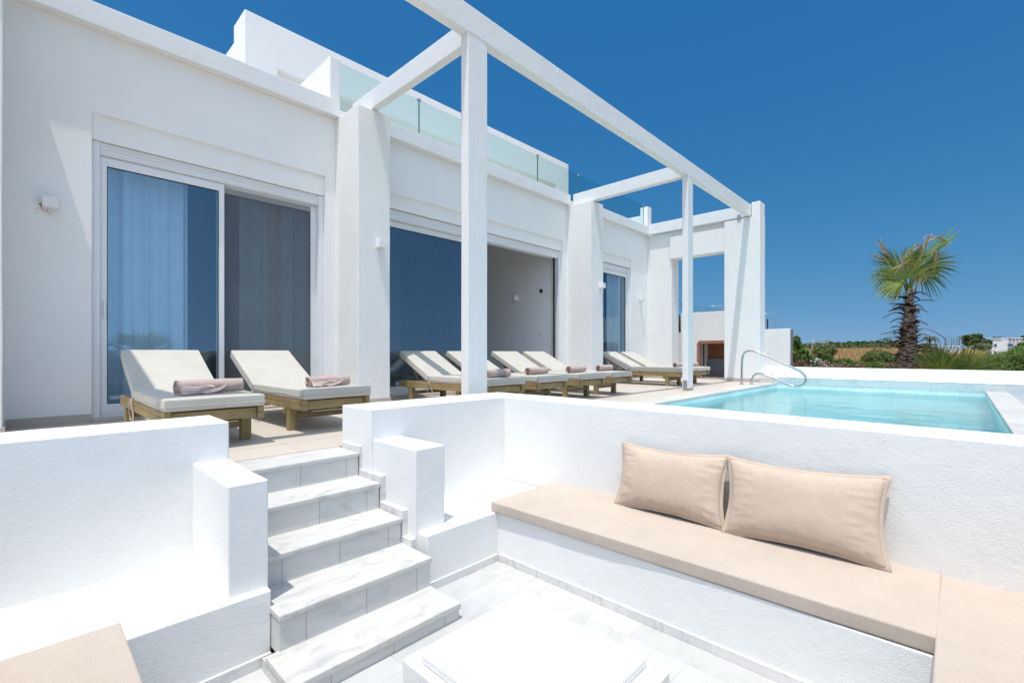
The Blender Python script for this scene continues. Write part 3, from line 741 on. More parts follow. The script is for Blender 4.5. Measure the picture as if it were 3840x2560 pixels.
bm=nb(); bmesh.ops.create_cone(bm,cap_ends=True,segments=20,radius1=.045,radius2=.04,depth=.02,matrix=Matrix.Translation((7.99,6.72,2.05))@Matrix.Rotation(R(90),4,'Y')); 
o=obj('wall_speaker',bm,'dark'); tag(o,'small round black socket high on the inner wall of the open middle room','socket')
# ---- glass balustrade on the roof
gb=thing('glass_balustrade','frameless green-tinted glass balustrade along the roof terrace','balustrade',(7,6.3,4))
js=[3.00,4.44,5.90,7.376,8.831,10.29,11.86]
for i in range(6):
    bm=nb(); quad(bm,(js[i]+.006,6.3,3.96),(js[i+1]-.009,6.3,3.96),(js[i+1]-.009,6.3,4.752),(js[i]+.006,6.3,4.752)); obj('glass_panel',bm,'rail_glass',gb)
    bm=nb(); box(bm,js[i+1]-.009,js[i+1]-.0062,6.293,6.307,3.96,4.75); 
    if i<5: box(bm,js[i+1]+.0062,js[i+1]+.009,6.293,6.307,3.96,4.75)
    obj('glass_edge',bm,'rail_edge',gb)
    if i in (0,2,3,5):
        obj('clamp',Bx(js[i+1]-.03,js[i+1]+.03,6.285,6.315,4.715,4.76,.003,1),'galv',gb)
# ================================================================ PERGOLA
pg=thing('pergola','open white timber pergola on slim posts over the terrace','pergola',(6,3.5,0))
def beam(name,m,*a,**k):
    o=obj(name,Pb(*a,bev=.006,amp=.002,step=.5,**k),m,pg,smooth=True,wn=True); return o
beam('front_beam','beam_x',-3.0,11.69,3.508,3.622,3.856,4.120)
beam('post','beam_z',3.058,3.318,3.512,3.618,.0,3.856)
beam('post','beam_z',8.245,8.465,3.512,3.618,.045,3.856)
beam('post','beam_z',-2.2,-1.98,3.512,3.618,.0,3.856)
beam('cross_beam','beam_y',-.235,-.125,3.62,6.045,3.858,4.105)
beam('cross_beam','beam_y',3.165,3.262,3.62,6.045,3.858,4.100)
beam('cross_beam','beam_y',8.262,8.385,3.62,6.045,3.858,4.100)
beam('cross_beam','beam_y',11.70,11.82,3.50,6.045,3.858,4.128)
o=obj('bracket',Bx(8.238,8.2445,3.525,3.600,.0,.19,.001,1),'galv',pg)
obj('bracket',Bx(8.25,8.46,3.52,3.61,0,.046,.002,1),'galv',pg)
bm=nb(); box(bm,11.692,11.699,3.72,3.80,3.80,3.93,.001,1); obj('bracket',bm,'galv',pg)
# ================================================================ LOUNGERS
def lounger(label):
    t=thing('sun_lounger',label,'sun lounger',(0,0,0),'cream sun loungers in a row on the terrace')
    W=.62; F0=0; HY=1.20; zt=.37; th=.083
    # side rails
    for x in (0,W-.045):
        bm=nb(); box(bm,x,x+.045,.02,1.93,.195,.24,.003,1); box(bm,x+.0015,x+.0435,.022,1.928,.2425,.2865,.003,1); obj('side_rail',bm,'wood_y',t)
    for yy in (.045,.60,1.16): obj('cross_bar',Bx(.046,W-.046,yy,yy+.045,.20,.275,.003,1),'wood_x',t)
    bm=nb()
    for k in range(14): box(bm,.03,W-.03,.05+k*.085,.05+k*.085+.06,.2868,.2868+.012 if False else .2872,.0)
    bm.free()
    for (x,y) in ((.0,.30),(W-.07,.30),(.0,1.62),(W-.07,1.62)):
        bm=nb(); box(bm,x+(.002 if x==0 else -.002),x+.068,y,y+.068,0,.194,.004,1); obj('leg',bm,'wood_z',t)
    obj('stretcher',Bx(.07,W-.07,.312,.355,.10,.145,.003,1),'wood_x',t); obj('stretcher',Bx(.07,W-.07,1.632,1.675,.10,.145,.003,1),'wood_x',t); obj('stretcher',Bx(-.012,W+.012,.372,.412,.145,.193,.003,1),'wood_x',t)
    # backrest frame (leaning)
    ang=math.atan2(.345,.70)
    Rm=Matrix.Translation((0,HY,zt-th))@Matrix.Rotation(ang,4,'X')
    bm=nb()
    for x in (.05,W-.09): box(bm,x,x+.04,.0,.80,-.055,-.005,.003,1,mtx=Rm)
    for k in range(8): box(bm,.055,W-.055,.05+k*.095,.05+k*.095+.055,-.0048,-.0008,mtx=Rm)
    obj('back_frame',bm,'wood_y',t)
    bm=nb(); 
    for x in (.10,W-.13): tube(bm,[(x,HY+.55,zt-th+.22),(x,HY+.34,.24)],.013,6)
    obj('back_strut',bm,'wood_z',t)
    # mattress: folded section swept across
    bm=nb()
    prof_b=[(0,zt-th),(.55,zt-th),(HY-.015,zt-th)]
    def slab(bm,mtx,w,l,th):
        b2=nb(); pbox(b2,0,w,0,l,0,th,.010,0,.11)
        for v in b2.verts:
            u=v.co.x/w; q=v.co.y/l
            e=min(1,min(u,1-u)*w/.1)*min(1,min(q,1-q)*l/.1)
            if v.co.z>th*.6: v.co.z+=.005*e
            n=noise.noise_vector(v.co*3.1+Vector((5,1,0)))*.0035
            v.co+=n
        vm={}
        for v in b2.verts: vm[v]=bm.verts.new(mtx@v.co)
        for f in b2.faces: bm.faces.new([vm[v] for v in f.verts])
        b2.free()
    slab(bm,Matrix.Translation((0,0,zt-th+.002)),W,HY,th)
    Rb=Matrix.Translation((0,HY+.0,zt-.004))@Matrix.Rotation(ang,4,'X')@Matrix.Translation((0,.0,-th+.003))
    slab(bm,Rb,W,.775,th)
    mt=obj('mattress',bm,'cream',t,smooth=True,wn=True)
    bm=nb(); tube(bm,[(-.004,.001,zt-.048),(-.004,HY,zt-.048)],.0022,5); tube(bm,[(-.003,-.003,zt-.048),(W+.003,-.003,zt-.048)],.0022,5); obj('piping',bm,'cream',mt)
    bm=nb()
    tube(bm,smoothpath([(-.006,HY-.01,zt-.06),(-.02,HY-.05,zt-.10),(-.012,HY-.09,zt-.19),(-.02,HY-.15,.10)],5),.006,5)
    tube(bm,smoothpath([(-.006,HY-.01,zt-.06),(-.03,HY-.02,zt-.12),(-.02,HY-.01,zt-.22),(-.025,HY-.10,.13)],5),.005,5)
    obj('tie_strap',bm,'strap',t,smooth=True)
    return t
def copy_tree(o,parent=None):
    c=o.copy(); C.objects.link(c)
    if parent: c.parent=parent
    for ch in [q for q in bpy.data.objects if q.parent==o and q!=c]: copy_tree(ch,c)
    return c
LP=[(.652,3.76,0,'cream sun lounger nearest the camera, its left side in shade and a towel on it'),
    (1.625,3.93,0,'second cream sun lounger from the left, in front of the screened door pane'),
    (3.775,3.96,0,'cream sun lounger just left of the nearest white post, a shadow stripe on its back'),
    (4.665,3.95,0,'cream sun lounger mostly hidden behind the nearest white post'),
    (5.610,3.95,0,'first whole cream sun lounger right of the nearest white post'),
    (6.485,3.97,0,'cream sun lounger in front of the second pillar, last of the middle four'),
    (9.160,4.02,0,'cream sun lounger of the far pair, the one with its whole side rail in view'),
    (10.02,4.02,0,'farthest cream sun lounger, partly behind the far post')]
base=lounger(LP[0][3])
allL=[base]
for i in range(1,8): 
    c=copy_tree(base); c['label']=LP[i][3]; allL.append(c)
for o,(x,y,r,_),q in zip(allL,LP,(0,.4,-.9,.6,-.7,.9,-.4,.5)): o.location=(x,y,0); o.rotation_euler=(0,0,R(q))
# towels: rolled, spiral ends
def towel(seed,Lt=.40,r=.062):
    bm=nb(); n=30; rn=random.Random(seed)
    turns=3.6; NS=int(turns*22); prof=[]
    for i in range(NS+1):
        a=i/NS*turns*2*PI; rr=.010+(r-.010)*(i/NS)**.85
        prof.append((rr*math.cos(a),rr*math.sin(a)*.94))
    # outer skin thickness: sheet
    rows=[]
    for j in range(n+1):
        s=j/n; x=(s-.5)*Lt; row=[]
        for i,(py,pz) in enumerate(prof):
            k=noise.noise(Vector((x*14,py*20,pz*20+seed)))*.004
            end=.004*math.sin(i*.35+seed) if j in(0,n) else 0
            sc=1+ .03*math.sin(s*PI)
            row.append((x+end,py*sc+k,pz*sc+k))
        rows.append(row)
    g=[[bm.verts.new(p) for p in row] for row in rows]
    for j in range(n):
        for i in range(NS): bm.faces.new((g[j][i],g[j][i+1],g[j+1][i+1],g[j+1][i]))
    bmesh.ops.solidify(bm,geom=bm.faces[:],thickness=-.003)
    # loose flap lying in front
    return bm
TP=[(.985,4.06,.055,'rolled pink towel on the lounger nearest the camera, its flap hanging loose',.44,.060,.04),
    (1.945,4.17,.055,'rolled pink towel on the second lounger from the left',.39,.052,.03),
    (4.06,4.12,.05,'rolled pink towel sticking out right of the nearest white post',.40,.058,.02),
    (5.02,4.30,.05,'rolled pink towel on the lounger mostly hidden by the nearest post',.42,.057,.03),
    (5.91,4.27,.05,'rolled pink towel on the first whole lounger right of the nearest post',.42,.057,.03),
    (6.83,4.35,.05,'rolled pink towel on the last of the middle four loungers',.42,.057,.03),
    (9.70,4.33,.05,'rolled pink towel on the far pair of loungers, left of the far post',.42,.055,.0),
    (10.33,4.30,.05,'rolled pink towel on the farthest lounger, right of the far post',.42,.055,.0)]
for i,(x,y,z,lab,Lt,r,rot) in enumerate(TP):
    t=obj('rolled_towel',towel(i,Lt,r),'towel',smooth=True); tag(t,lab,'towel','rolled towels on the loungers')
    t.location=(x,y,.377+r*.98); t.rotation_euler=(R(160),0,rot)
    if i in (0,1):
        fb=nb(); n1,n2=14,8; gg=[[None]*(n2+1) for _ in range(n1+1)]
        for a in range(n1+1):
            for b in range(n2+1):
                u=a/n1; v=b/n2
                xx=-Lt/2+.02+u*(.20+.10*(1-v)); yy=-r*.95-.045*v*(1-u*.7)+.006*math.sin(u*9+v*4); zz=.010+ (r*1.0)*(1-v)**2*.9+.004*math.sin(u*14)
                gg[a][b]=fb.verts.new((xx,yy,zz-r*.98))
        for a in range(n1):
            for b in range(n2): fb.faces.new((gg[a][b],gg[a+1][b],gg[a+1][b+1],gg[a][b+1]))
        bmesh.ops.solidify(fb,geom=fb.faces[:],thickness=.006)
        f=obj('loose_flap',fb,'towel',smooth=True); f.parent=t; f.rotation_euler=(R(-160),0,0)
# ================================================================ BARBECUE & GARDEN WALLS
bq=thing('barbecue','white masonry outdoor barbecue with brick arch and open grey niche beyond the pillars','barbecue',(13.2,4.9,0))
bm=nb()
XB=13.0; sc=XB/13.2
pbox(bm,XB,XB+.8,3.9,5.75,1.01,1.80,.012,.006,.2,seed=90); pbox(bm,XB+.0,XB+.8,5.25,5.75,-.1,1.02,.008,.003,.25,seed=91); pbox(bm,XB,XB+.8,3.6,3.98,-.1,1.02,.008,.003,.25,seed=92)
pbox(bm,XB+.75,XB+.9,3.7,5.6,-.1,1.2,.01,.003,.3,seed=93)
obj('body',bm,'plaster',bq,smooth=True,wn=True)
bm=nb()
y=3.98; 
while y<5.24:
    box(bm,XB-.012,XB+.10,y,y+.055,.930,1.012,.003,1); y+=.064
obj('brick_course',bm,'brick',bq)
bm=nb(); z=0
while z<.92: box(bm,XB-.012,XB+.10,5.20,5.285,z,z+.055,.003,1); z+=.064
obj('brick_jamb',bm,'brick',bq)
obj('back_panel',Bx(XB+.70,XB+.74,3.9,5.25,.52,1.0),'brick_in',bq); obj('niche_wall',Bx(XB+.60,XB+.74,3.9,5.25,0,.519),'render_grey',bq); 
obj('flue_frame',Bx(XB+.09,XB+.12,5.12,5.16,.0,.93),'dark',bq)
gw=thing('garden_wall','white garden wall between the house corner and the barbecue','wall',(13.5,6.2,0)); obj('wall_body',Pb(13.5,13.75,5.7,9.5,-.1,1.28,.008,.003,.4,seed=95),'plaster',gw,smooth=True,wn=True)
gw=thing('garden_wall','square white end wall with a raw dark edge, right of the corner pillar','wall',(13.2,3.2,0))
obj('wall_body',Pb(13.2,13.38,3.045,4.2,.15,1.283,.010,.004,.25,seed=96),'plaster',gw,smooth=True,wn=True); obj('raw_edge',Pb(13.22,13.39,3.020,3.047,.1,1.27,.006,.006,.06,seed=97),'concrete',gw)
obj('footing',Pb(12.9,13.19,3.0,4.2,.1,.34,.01,.012,.1,seed=98),'plaster_dark',gw)
# ================================================================ PLANTS
def leaf_cloud(bm,c,rad,n,size,seed=0,clump=14,flat=0,asp=.5,updir=0,mi=0):
    rn=random.Random(seed); c=Vector(c); rad=Vector(rad)
    cl=[]
    for k in range(clump):
        d=Vector((rn.gauss(0,1),rn.gauss(0,1),rn.gauss(0,1))).normalized()*rn.uniform(.25,.82)
        cl.append((Vector((d.x*rad.x,d.y*rad.y,d.z*rad.z)),rn.uniform(.30,.52)))
    for k in range(n):
        cc,cr=cl[rn.randrange(len(cl))]
        d=Vector((rn.gauss(0,1),rn.gauss(0,1),rn.gauss(0,1))).normalized()*rn.uniform(.55,1.05)*cr
        p=c+cc+Vector((d.x*rad.x,d.y*rad.y,d.z*rad.z))
        nrm=(d+Vector((rn.uniform(-.7,.7),rn.uniform(-.7,.7),rn.uniform(-.2,.9)))).normalized()
        a=nrm.cross(Vector((rn.uniform(-1,1),rn.uniform(-1,1),rn.uniform(-1,1)))).normalized(); b=nrm.cross(a)
        if updir: 
            a=(a*(1-updir)+Vector((rn.uniform(-.35,.35),rn.uniform(-.35,.35),1))*updir).normalized(); b=a.cross(nrm).normalized()
        s=size*rn.uniform(.6,1.35)
        vs=[bm.verts.new(p-a*s),bm.verts.new(p+b*s*asp),bm.verts.new(p+a*s),bm.verts.new(p-b*s*asp)]
        f=bm.faces.new(vs); f.material_index=mi
def stems(c,h,n,spread,seed,r=.012):
    bm=nb(); rn=random.Random(seed)
    for k in range(n):
        a=rn.uniform(0,2*PI); s=spread*rn.uniform(.3,.8)
        tube(bm,[(c[0]+.03*math.cos(a),c[1]+.03*math.sin(a),c[2]),(c[0]+s*.5*math.cos(a),c[1]+s*.5*math.sin(a),c[2]+h*.5),(c[0]+s*math.cos(a),c[1]+s*math.sin(a),c[2]+h*.85)],r,5,rs=[r*1.6,r,r*.5])
    return bm
def shrub(label,px,ytop,d,w,mt,n,size,seed,zg=.17,depth=None,cat='shrub',name='shrub',asp=.5,updir=0,clump=14,group='garden shrubs beyond the pool',stem='bark'):
    p=spot(px,1322.7,d); zt=spot(px,ytop,d).z; rw=w/2/1761.2*d*1.0; rh=(zt-zg)/2
    c=(p.x,p.y,zg+rh)
    t=thing(name,label,cat,(p.x,p.y,zg),group)
    bm=nb(); leaf_cloud(bm,c,(rw if depth is None else depth,rw,rh),n,size,seed,clump,asp=asp,updir=updir); obj('foliage',bm,mt,t,smooth='raw')
    obj('stem',stems((p.x,p.y,zg-.05),rh*1.6,6,rw*.7,seed),stem,t)
    return t
shrub('tall glossy leafy shrub right beside the square white end wall',2992,1262,14.0,80,'bush1',3200,.05,1,0,.5)
shrub('lower leafy shrub in front of the tall glossy one',3020,1305,14.3,70,'bush1',2200,.045,2,.05,.45)
shrub('wispy brownish shrub at the foot of the square end wall',2990,1338,13.6,90,'bush2',1500,.035,3,.1,.3,updir=.6,asp=.15)
shrub('dark round bush standing in the dry field by the metal frame',3093,1288,26,84,'bush2',5200,.075,4,.0,1.2,clump=26)
shrub('broad olive green bush left of the palm trunk',3290,1305,17.5,120,'bush2',5200,.05,5,0,.7,clump=24)
shrub('dense green bush touching the palm trunk on its left',3350,1325,14.5,90,'bush1',3000,.04,6,0,.5,clump=18)
shrub('low dark green leafy shrub behind the flowers',3085,1337,15.5,120,'bush1',2600,.05,7,.05,.4,clump=20)
shrub('second low leafy shrub, right of the flowers',3165,1338,15.0,100,'bush1',2400,.05,8,.05,.4,clump=18)
shrub('fine pale green herb shrub in front, left of centre',3130,1352,13.4,60,'bush3',1600,.035,9,.1,.25,updir=.5,asp=.15)
shrub('fine pale green herb shrub in front of the broad olive bush',3245,1352,13.4,100,'bush3',2600,.035,10,.1,.25,updir=.5,asp=.15)
shrub('flat mixed plant with reddish leaves at the foot of the palm',3330,1362,13.0,120,'bush2',1500,.035,11,.1,.25)
shrub('large feathery bright green bush at the right edge of the picture',3815,1298,13.2,165,'bush3',15000,.05,12,0,.9,clump=34,updir=.35,asp=.14)
shrub('green shrub between the fan palm and the white house',3640,1352,16,150,'bush2',3200,.045,13,.05,.6,clump=22)
shrub('dense thicket right behind the feathery bush',3860,1275,22,120,'bush1',5000,.07,14,0,1.2,clump=20)
shrub('grey green bush behind the young fan palm',3490,1300,20,130,'bush2',4200,.06,15,0,.9,clump=24)
shrub('dry twiggy shrub behind the second fan palm',3710,1345,15.2,110,'greyleaf',1800,.04,16,.05,.5,updir=.4,asp=.18)
# flowers
def flowers(label,px0,px1,y0,y1,d,mt,n,seed,name):
    rn=random.Random(seed); bm=nb(); gm=nb(); p0=spot((px0+px1)/2,1370,d)
    t=thing(name,label,'flowers',(p0.x,p0.y,.17),'flowers beyond the pool')
    for k in range(n):
        p=spot(rn.uniform(px0,px1),rn.uniform(y0,y1),d+rn.uniform(-.3,.3))
        tube(gm,[(p.x+rn.uniform(-.03,.03),p.y,.16),(p.x,p.y,p.z)],.003,4)
        for q in range(5):
            s=.017; off=Vector((rn.uniform(-1,1),rn.uniform(-1,1),rn.uniform(-.5,.7)))*.025
            a=Vector((rn.uniform(-1,1),rn.uniform(-1,1),rn.uniform(-1,1))).normalized(); b=a.cross(Vector((.3,.2,1))).normalized()
            c=p+off; bm.faces.new([bm.verts.new(c+v) for v in (-a*s,b*s,a*s,-b*s)])
    obj('blossom',bm,mt,t,smooth='raw'); obj('stalk',gm,'bush3',t)
flowers('clump of white flowers behind the pool end wall',3035,3110,1347,1374,12.95,'whitefl',46,1,'flower_clump')
flowers('single tall white flower head left in the bed',3058,3072,1342,1352,13.1,'whitefl',6,5,'flower_clump')
flowers('clump of pink flowers at the right of the white ones',3075,3108,1356,1374,12.9,'pinkfl',18,2,'flower_clump')
flowers('low strip of red and pink flowers along the wall top',3110,3240,1366,1376,12.85,'pinkfl',46,3,'flower_clump')
flowers('pink flowers at the foot of the square end wall',2968,3030,1352,1374,12.9,'pinkfl',26,4,'flower_clump')
flowers('pink flowers around the foot of the palm',3300,3390,1360,1378,12.7,'pinkfl',16,6,'flower_clump')
# ---- fan palm
def frond(hub,U,V,rad,a0,a1,nseg,fuse=.42,droop=.25,cup=.12,width=1.0,seed=0,rvar=.12,pet=None,pr=.014,curl=0):
    """hub, U/V span the leaf plane; segments from angle a0..a1 (deg, from U towards V)"""
    bm=nb(); rn=random.Random(seed); hub=Vector(hub); U=Vector(U).normalized(); V=(Vector(V)-U*Vector(V).dot(U)).normalized(); Wn=U.cross(V)
    da=(a1-a0)/nseg
    NS=9
    for k in range(nseg):
        a=R(a0+da*(k+.5)); mid=abs((k+.5)/nseg-.5)*2
        rr=rad*(1-.22*mid**2)*rn.uniform(1-rvar,1+rvar*.4)
        dirn=U*math.cos(a)+V*math.sin(a); per=-U*math.sin(a)+V*math.cos(a)
        tw=rn.uniform(-.15,.15); dr=droop*rn.uniform(.5,1.5); cx=rn.uniform(-.05,.05)
        prev=None
        for s in range(NS+1):
            t=s/NS; r_=rr*t
            half=R(abs(da))*.5*r_ if t<fuse else R(abs(da))*.5*rr*fuse*(1-((t-fuse)/(1-fuse))**1.7)
            half=max(half*width,.0006)
            c=hub+dirn*r_+Wn*(cup*r_*(math.cos((a-R((a0+a1)/2))*1.2)))+per*cx*r_*t
            if t>fuse*.8: c+=Vector((0,0,-dr*rad*((t-fuse*.8)/(1-fuse*.8))**2.2))+Wn*curl*((t-fuse*.8))**2
            fold=Wn*half*.45
            l=bm.verts.new(c-per*half+fold); m=bm.verts.new(c); r2=bm.verts.new(c+per*half+fold)
            if prev:
                bm.faces.new((prev[0],prev[1],m,l)); bm.faces.new((prev[1],prev[2],r2,m))
            prev=(l,m,r2)
    if pet:
        pp=smoothpath([pet,(Vector(pet)+hub)/2+Vector((0,0,.03)),hub],4); tube(bm,pp,pr,6,rs=[pr*(1.5-.8*i/(len(pp)-1)) for i in range(len(pp))])
    return bm
fxv=Vector((math.cos(A0),math.sin(A0),0)); 
PC=spot(3408,1100,10.6); pcx,pcy=PC.x,PC.y
rt=Vector((math.sin(A0),-math.cos(A0),0)); tocam=Vector((-pcx,-pcy,.0)).normalized(); side=Vector((0,0,1)).cross(tocam).normalized()*1   # side: picture right?
if side.dot(rt)<0: side=-side
fp=thing('fan_palm','tall fan palm with shaggy brown trunk and wind-torn green and brown fronds','palm tree',(pcx,pcy,.17))
zc=PC.z
# trunk
bm=nb()
def trad(z):
    t=max(0,(z-.1)/(zc-.1)); return .215*(1-t)**1.0+.085
pts=[];rs_=[]
for k in range(15):
    z=.1+(zc+.10-.1)*k/14; pts.append((pcx+.03*math.sin(z*1.4),pcy+.02*math.cos(z*1.1),z)); rs_.append(trad(min(z,zc))*.72)
tube(bm,pts,.1,14,rs=rs_)
rn=random.Random(11)
stubs=[]
nb_=0
z=.12; ang=0
while z<zc+.08:
    ang+=2.399; r0=trad(min(z,zc))*.70; big=rn.uniform(.8,1.3)
    d=Vector((math.cos(ang),math.sin(ang),0)); per=Vector((-math.sin(ang),math.cos(ang),0))
    big*=(1 if z<1.3 else max(.45,1-(z-1.3)*.7)); base=Vector((pcx+.03*math.sin(z*1.4),pcy,z))+d*r0*.85
    ln=(.17+.08*rn.random())*big*(1 if z<1.2 else .8); wd=.12*big*(1 if z<1.4 else .7)
    up=.7 if z<1.0 else 1.0
    prev=None
    for s in range(6):
        t=s/5; hw=wd*(1-t)**.8*.5+.008
        c=base+d*(ln*t*.8+.02)+Vector((0,0,(ln*.75*up)*(t-.75*t*t*.9)+ -.04))
        l=bm.verts.new(c-per*hw-d*.015); m=bm.verts.new(c+d*.012); r2=bm.verts.new(c+per*hw-d*.015)
        if prev: bm.faces.new((prev[0],prev[1],m,l)); bm.faces.new((prev[1],prev[2],r2,m))
        prev=(l,m,r2)
    z+=.0085+.003*rn.random()
    nb_+=1
obj('trunk',bm,'ptrunk',fp,smooth='raw')
# long curved petiole stubs
for k in range(54):
    z=rn.uniform(.5,zc+.02); a=rn.uniform(0,2*PI); d=Vector((math.cos(a),math.sin(a),0)); per=Vector((-math.sin(a),math.cos(a),0))
    r0=trad(min(z,zc))*.72; ln=rn.uniform(.20,.42)*(1.0 if z<2 else .75); b0=Vector((pcx,pcy,z))+d*r0
    dz=rn.uniform(-.25,.12)
    P=smoothpath([b0-d*.03,b0+d*ln*.35+Vector((0,0,.045)),b0+d*ln*.7+Vector((0,0,.03+dz*ln*.4)),b0+d*ln+Vector((0,0,dz*ln))],4)
    bm=nb(); prev=None
    for i,c in enumerate(P):
        t=i/(len(P)-1); hw=.055*(1-t)**1.5+.013
        l=bm.verts.new(c-per*hw+Vector((0,0,-.012))); m=bm.verts.new(c+Vector((0,0,.006))); r2=bm.verts.new(c+per*hw+Vector((0,0,-.012)))
        if prev: bm.faces.new((prev[0],prev[1],m,l)); bm.faces.new((prev[1],prev[2],r2,m))
        prev=(l,m,r2)
    bmesh.ops.solidify(bm,geom=bm.faces[:],thickness=.006)
    obj('leaf_stub',bm,'ptrunk',fp)
bm=nb(); P=smoothpath([spot(3440,1235,10.35),spot(3485,1235,10.3),spot(3535,1262,10.3),spot(3541,1274,10.3)],5); tube(bm,P,.008,5); obj('leaf_stub',bm,'ptrunk',fp)
up=Vector((0,0,1)); top=Vector((pcx,pcy,zc+.02))
def pf(px,py,dd=0): return spot(px,py,10.6+dd)
FR=[ # hub px,py,dd ; U(right comp, up comp, toward cam comp) ; V ; rad,a0,a1,n,droop,mat
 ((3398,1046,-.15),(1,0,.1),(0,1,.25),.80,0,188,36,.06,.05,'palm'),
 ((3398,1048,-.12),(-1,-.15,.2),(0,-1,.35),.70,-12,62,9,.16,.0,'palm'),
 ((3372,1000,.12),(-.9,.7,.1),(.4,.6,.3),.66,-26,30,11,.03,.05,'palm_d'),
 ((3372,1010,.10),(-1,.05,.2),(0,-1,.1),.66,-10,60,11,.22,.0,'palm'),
 ((3455,985,.10),(.75,1,.0),(.6,-.3,.4),1.0,-16,20,9,.03,.0,'palm_bright'),
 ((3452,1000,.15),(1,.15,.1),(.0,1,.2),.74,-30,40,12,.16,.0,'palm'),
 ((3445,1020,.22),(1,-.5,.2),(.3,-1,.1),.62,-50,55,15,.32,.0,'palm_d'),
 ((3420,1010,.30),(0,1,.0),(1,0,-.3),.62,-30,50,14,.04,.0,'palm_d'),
 ((3425,1000,-.05),(.5,1,.5),(1,-.3,.3),.55,-30,35,10,.12,.0,'palm_bright'),
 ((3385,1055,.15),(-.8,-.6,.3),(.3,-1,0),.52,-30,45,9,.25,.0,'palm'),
]
def dv(v): return (side*v[0]+up*v[1]+tocam*v[2]).normalized()
for i,(h,U,V,rad,a0,a1,n,dr,cp,mt) in enumerate(FR):
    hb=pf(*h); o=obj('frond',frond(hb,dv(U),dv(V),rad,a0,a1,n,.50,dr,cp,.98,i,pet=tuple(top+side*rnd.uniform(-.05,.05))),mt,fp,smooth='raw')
# dead hanging blades
for i,(pp,n,spread) in enumerate((([(3440,1060,-.2),(3430,1000,-.22),(3448,945,-.2),(3478,890,-.15),(3488,884,-.15)],5,16),([(3440,1050,-.2),(3425,985,-.25),(3385,990,-.3),(3362,1022,-.3)],9,22),([(3450,1000,-.2),(3455,930,-.2),(3440,920,-.2),(3405,950,-.3),(3370,1000,-.3)],7,16),([(3450,980,-.2),(3480,905,-.2),(3515,885,-.2),(3538,900,-.15),(3545,935,-.15)],6,10),([(3430,1100,-.1),(3440,1050,-.25),(3455,1000,-.25),(3462,1040,-.3),(3445,1080,-.3)],8,16),([(3490,960,-.2),(3510,940,-.2),(3512,975,-.2),(3500,1020,-.2)],6,9),([(3340,975,.0),(3310,935,.0),(3290,905,0)],9,14),([(3335,985,.0),(3300,960,.0),(3270,962,0)],6,20))):
    bm=nb(); rn2=random.Random(40+i)
    for k in range(n):
        off=[(rn2.uniform(-1,1)*spread*(.25+.75*j/(len(pp)-1)),rn2.uniform(-1,1)*spread*(.25+.75*j/(len(pp)-1))) for j in range(len(pp))]
        P=smoothpath([pf(p[0]+off[j][0],p[1]+off[j][1],p[2]+rn2.uniform(-.08,.08)) for j,p in enumerate(pp)],5)
        prev=None; w0=.017*rn2.uniform(.6,1.3)
        for j,c in enumerate(P):
            t=j/(len(P)-1); hw=w0*(1-t)**.5+.001; pd=(side*math.cos(t*3+k)+tocam*math.sin(t*3+k)*.6+up*.4)*hw
            l=bm.verts.new(c-pd); r2=bm.verts.new(c+pd)
            if prev: bm.faces.new((prev[0],prev[1],r2,l))
            prev=(l,r2)
    obj('dead_frond',bm,'deadleaf',fp,smooth='raw')
# young fan palms
def youngpalm(label,px,d,fr):
    p=spot(px,1400,d); t=thing('young_fan_palm',label,'palm',(p.x,p.y,.17),'young fan palms beside the tall palm')
    bm=nb(); tube(bm,[(p.x,p.y,.1),(p.x,p.y,.3)],.07,8,rs=[.09,.05]); obj('trunk',bm,'ptrunk',t)
    for i,(h,U,V,rad,a0,a1,n,dr,mt) in enumerate(fr):
        hb=spot(h[0],h[1],d+h[2]); obj('frond',frond(hb,dv(U),dv(V),rad,a0,a1,n,.40,dr,.08,.85,60+i,pet=(p.x,p.y,.2)),mt,t,smooth='raw')
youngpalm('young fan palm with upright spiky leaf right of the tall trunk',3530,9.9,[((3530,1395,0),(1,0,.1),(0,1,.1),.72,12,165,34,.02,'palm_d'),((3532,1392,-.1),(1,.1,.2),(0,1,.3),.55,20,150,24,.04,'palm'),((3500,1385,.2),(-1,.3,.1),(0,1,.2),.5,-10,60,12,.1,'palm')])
youngpalm('young fan palm leaning to the right in front of the dry shrub',3625,9.8,[((3610,1396,0),(1,.28,.1),(-.25,1,.1),.84,-8,75,26,.06,'palm_bright'),((3612,1398,-.1),(1,.18,.1),(-.25,1,.1),.62,0,100,22,.03,'palm'),((3600,1396,.2),(.6,1,.1),(-.9,.5,.1),.62,-10,50,14,.03,'palm_d')])
# reflected garden behind the camera
def bgpalm(label,x,y,h,s):
    t=thing('garden_palm',label,'palm',(x,y,0)); bm=nb(); tube(bm,[(x,y,-.1),(x,y,h)],.12,8,rs=[.16,.10]); obj('trunk',bm,'ptrunk',t)
    for k in range(11):
        a=2*PI*k/11; d=Vector((math.cos(a),math.sin(a),.5+.35*(k%3))).normalized()
        hb=Vector((x,y,h))+d*.45; obj('frond',frond(hb,d,Vector((-math.sin(a),math.cos(a),0)),s,-70,70,18,.42,.25,.1,.9,k,pet=(x,y,h)),'palm',t,smooth='raw')
bgpalm('fan palm behind the sunken patio, seen only as a reflection in the left door',.2,-3.9,.35,.75)
bgpalm('second fan palm behind the patio, seen only as a reflection',2.6,-5.5,.55,.8)
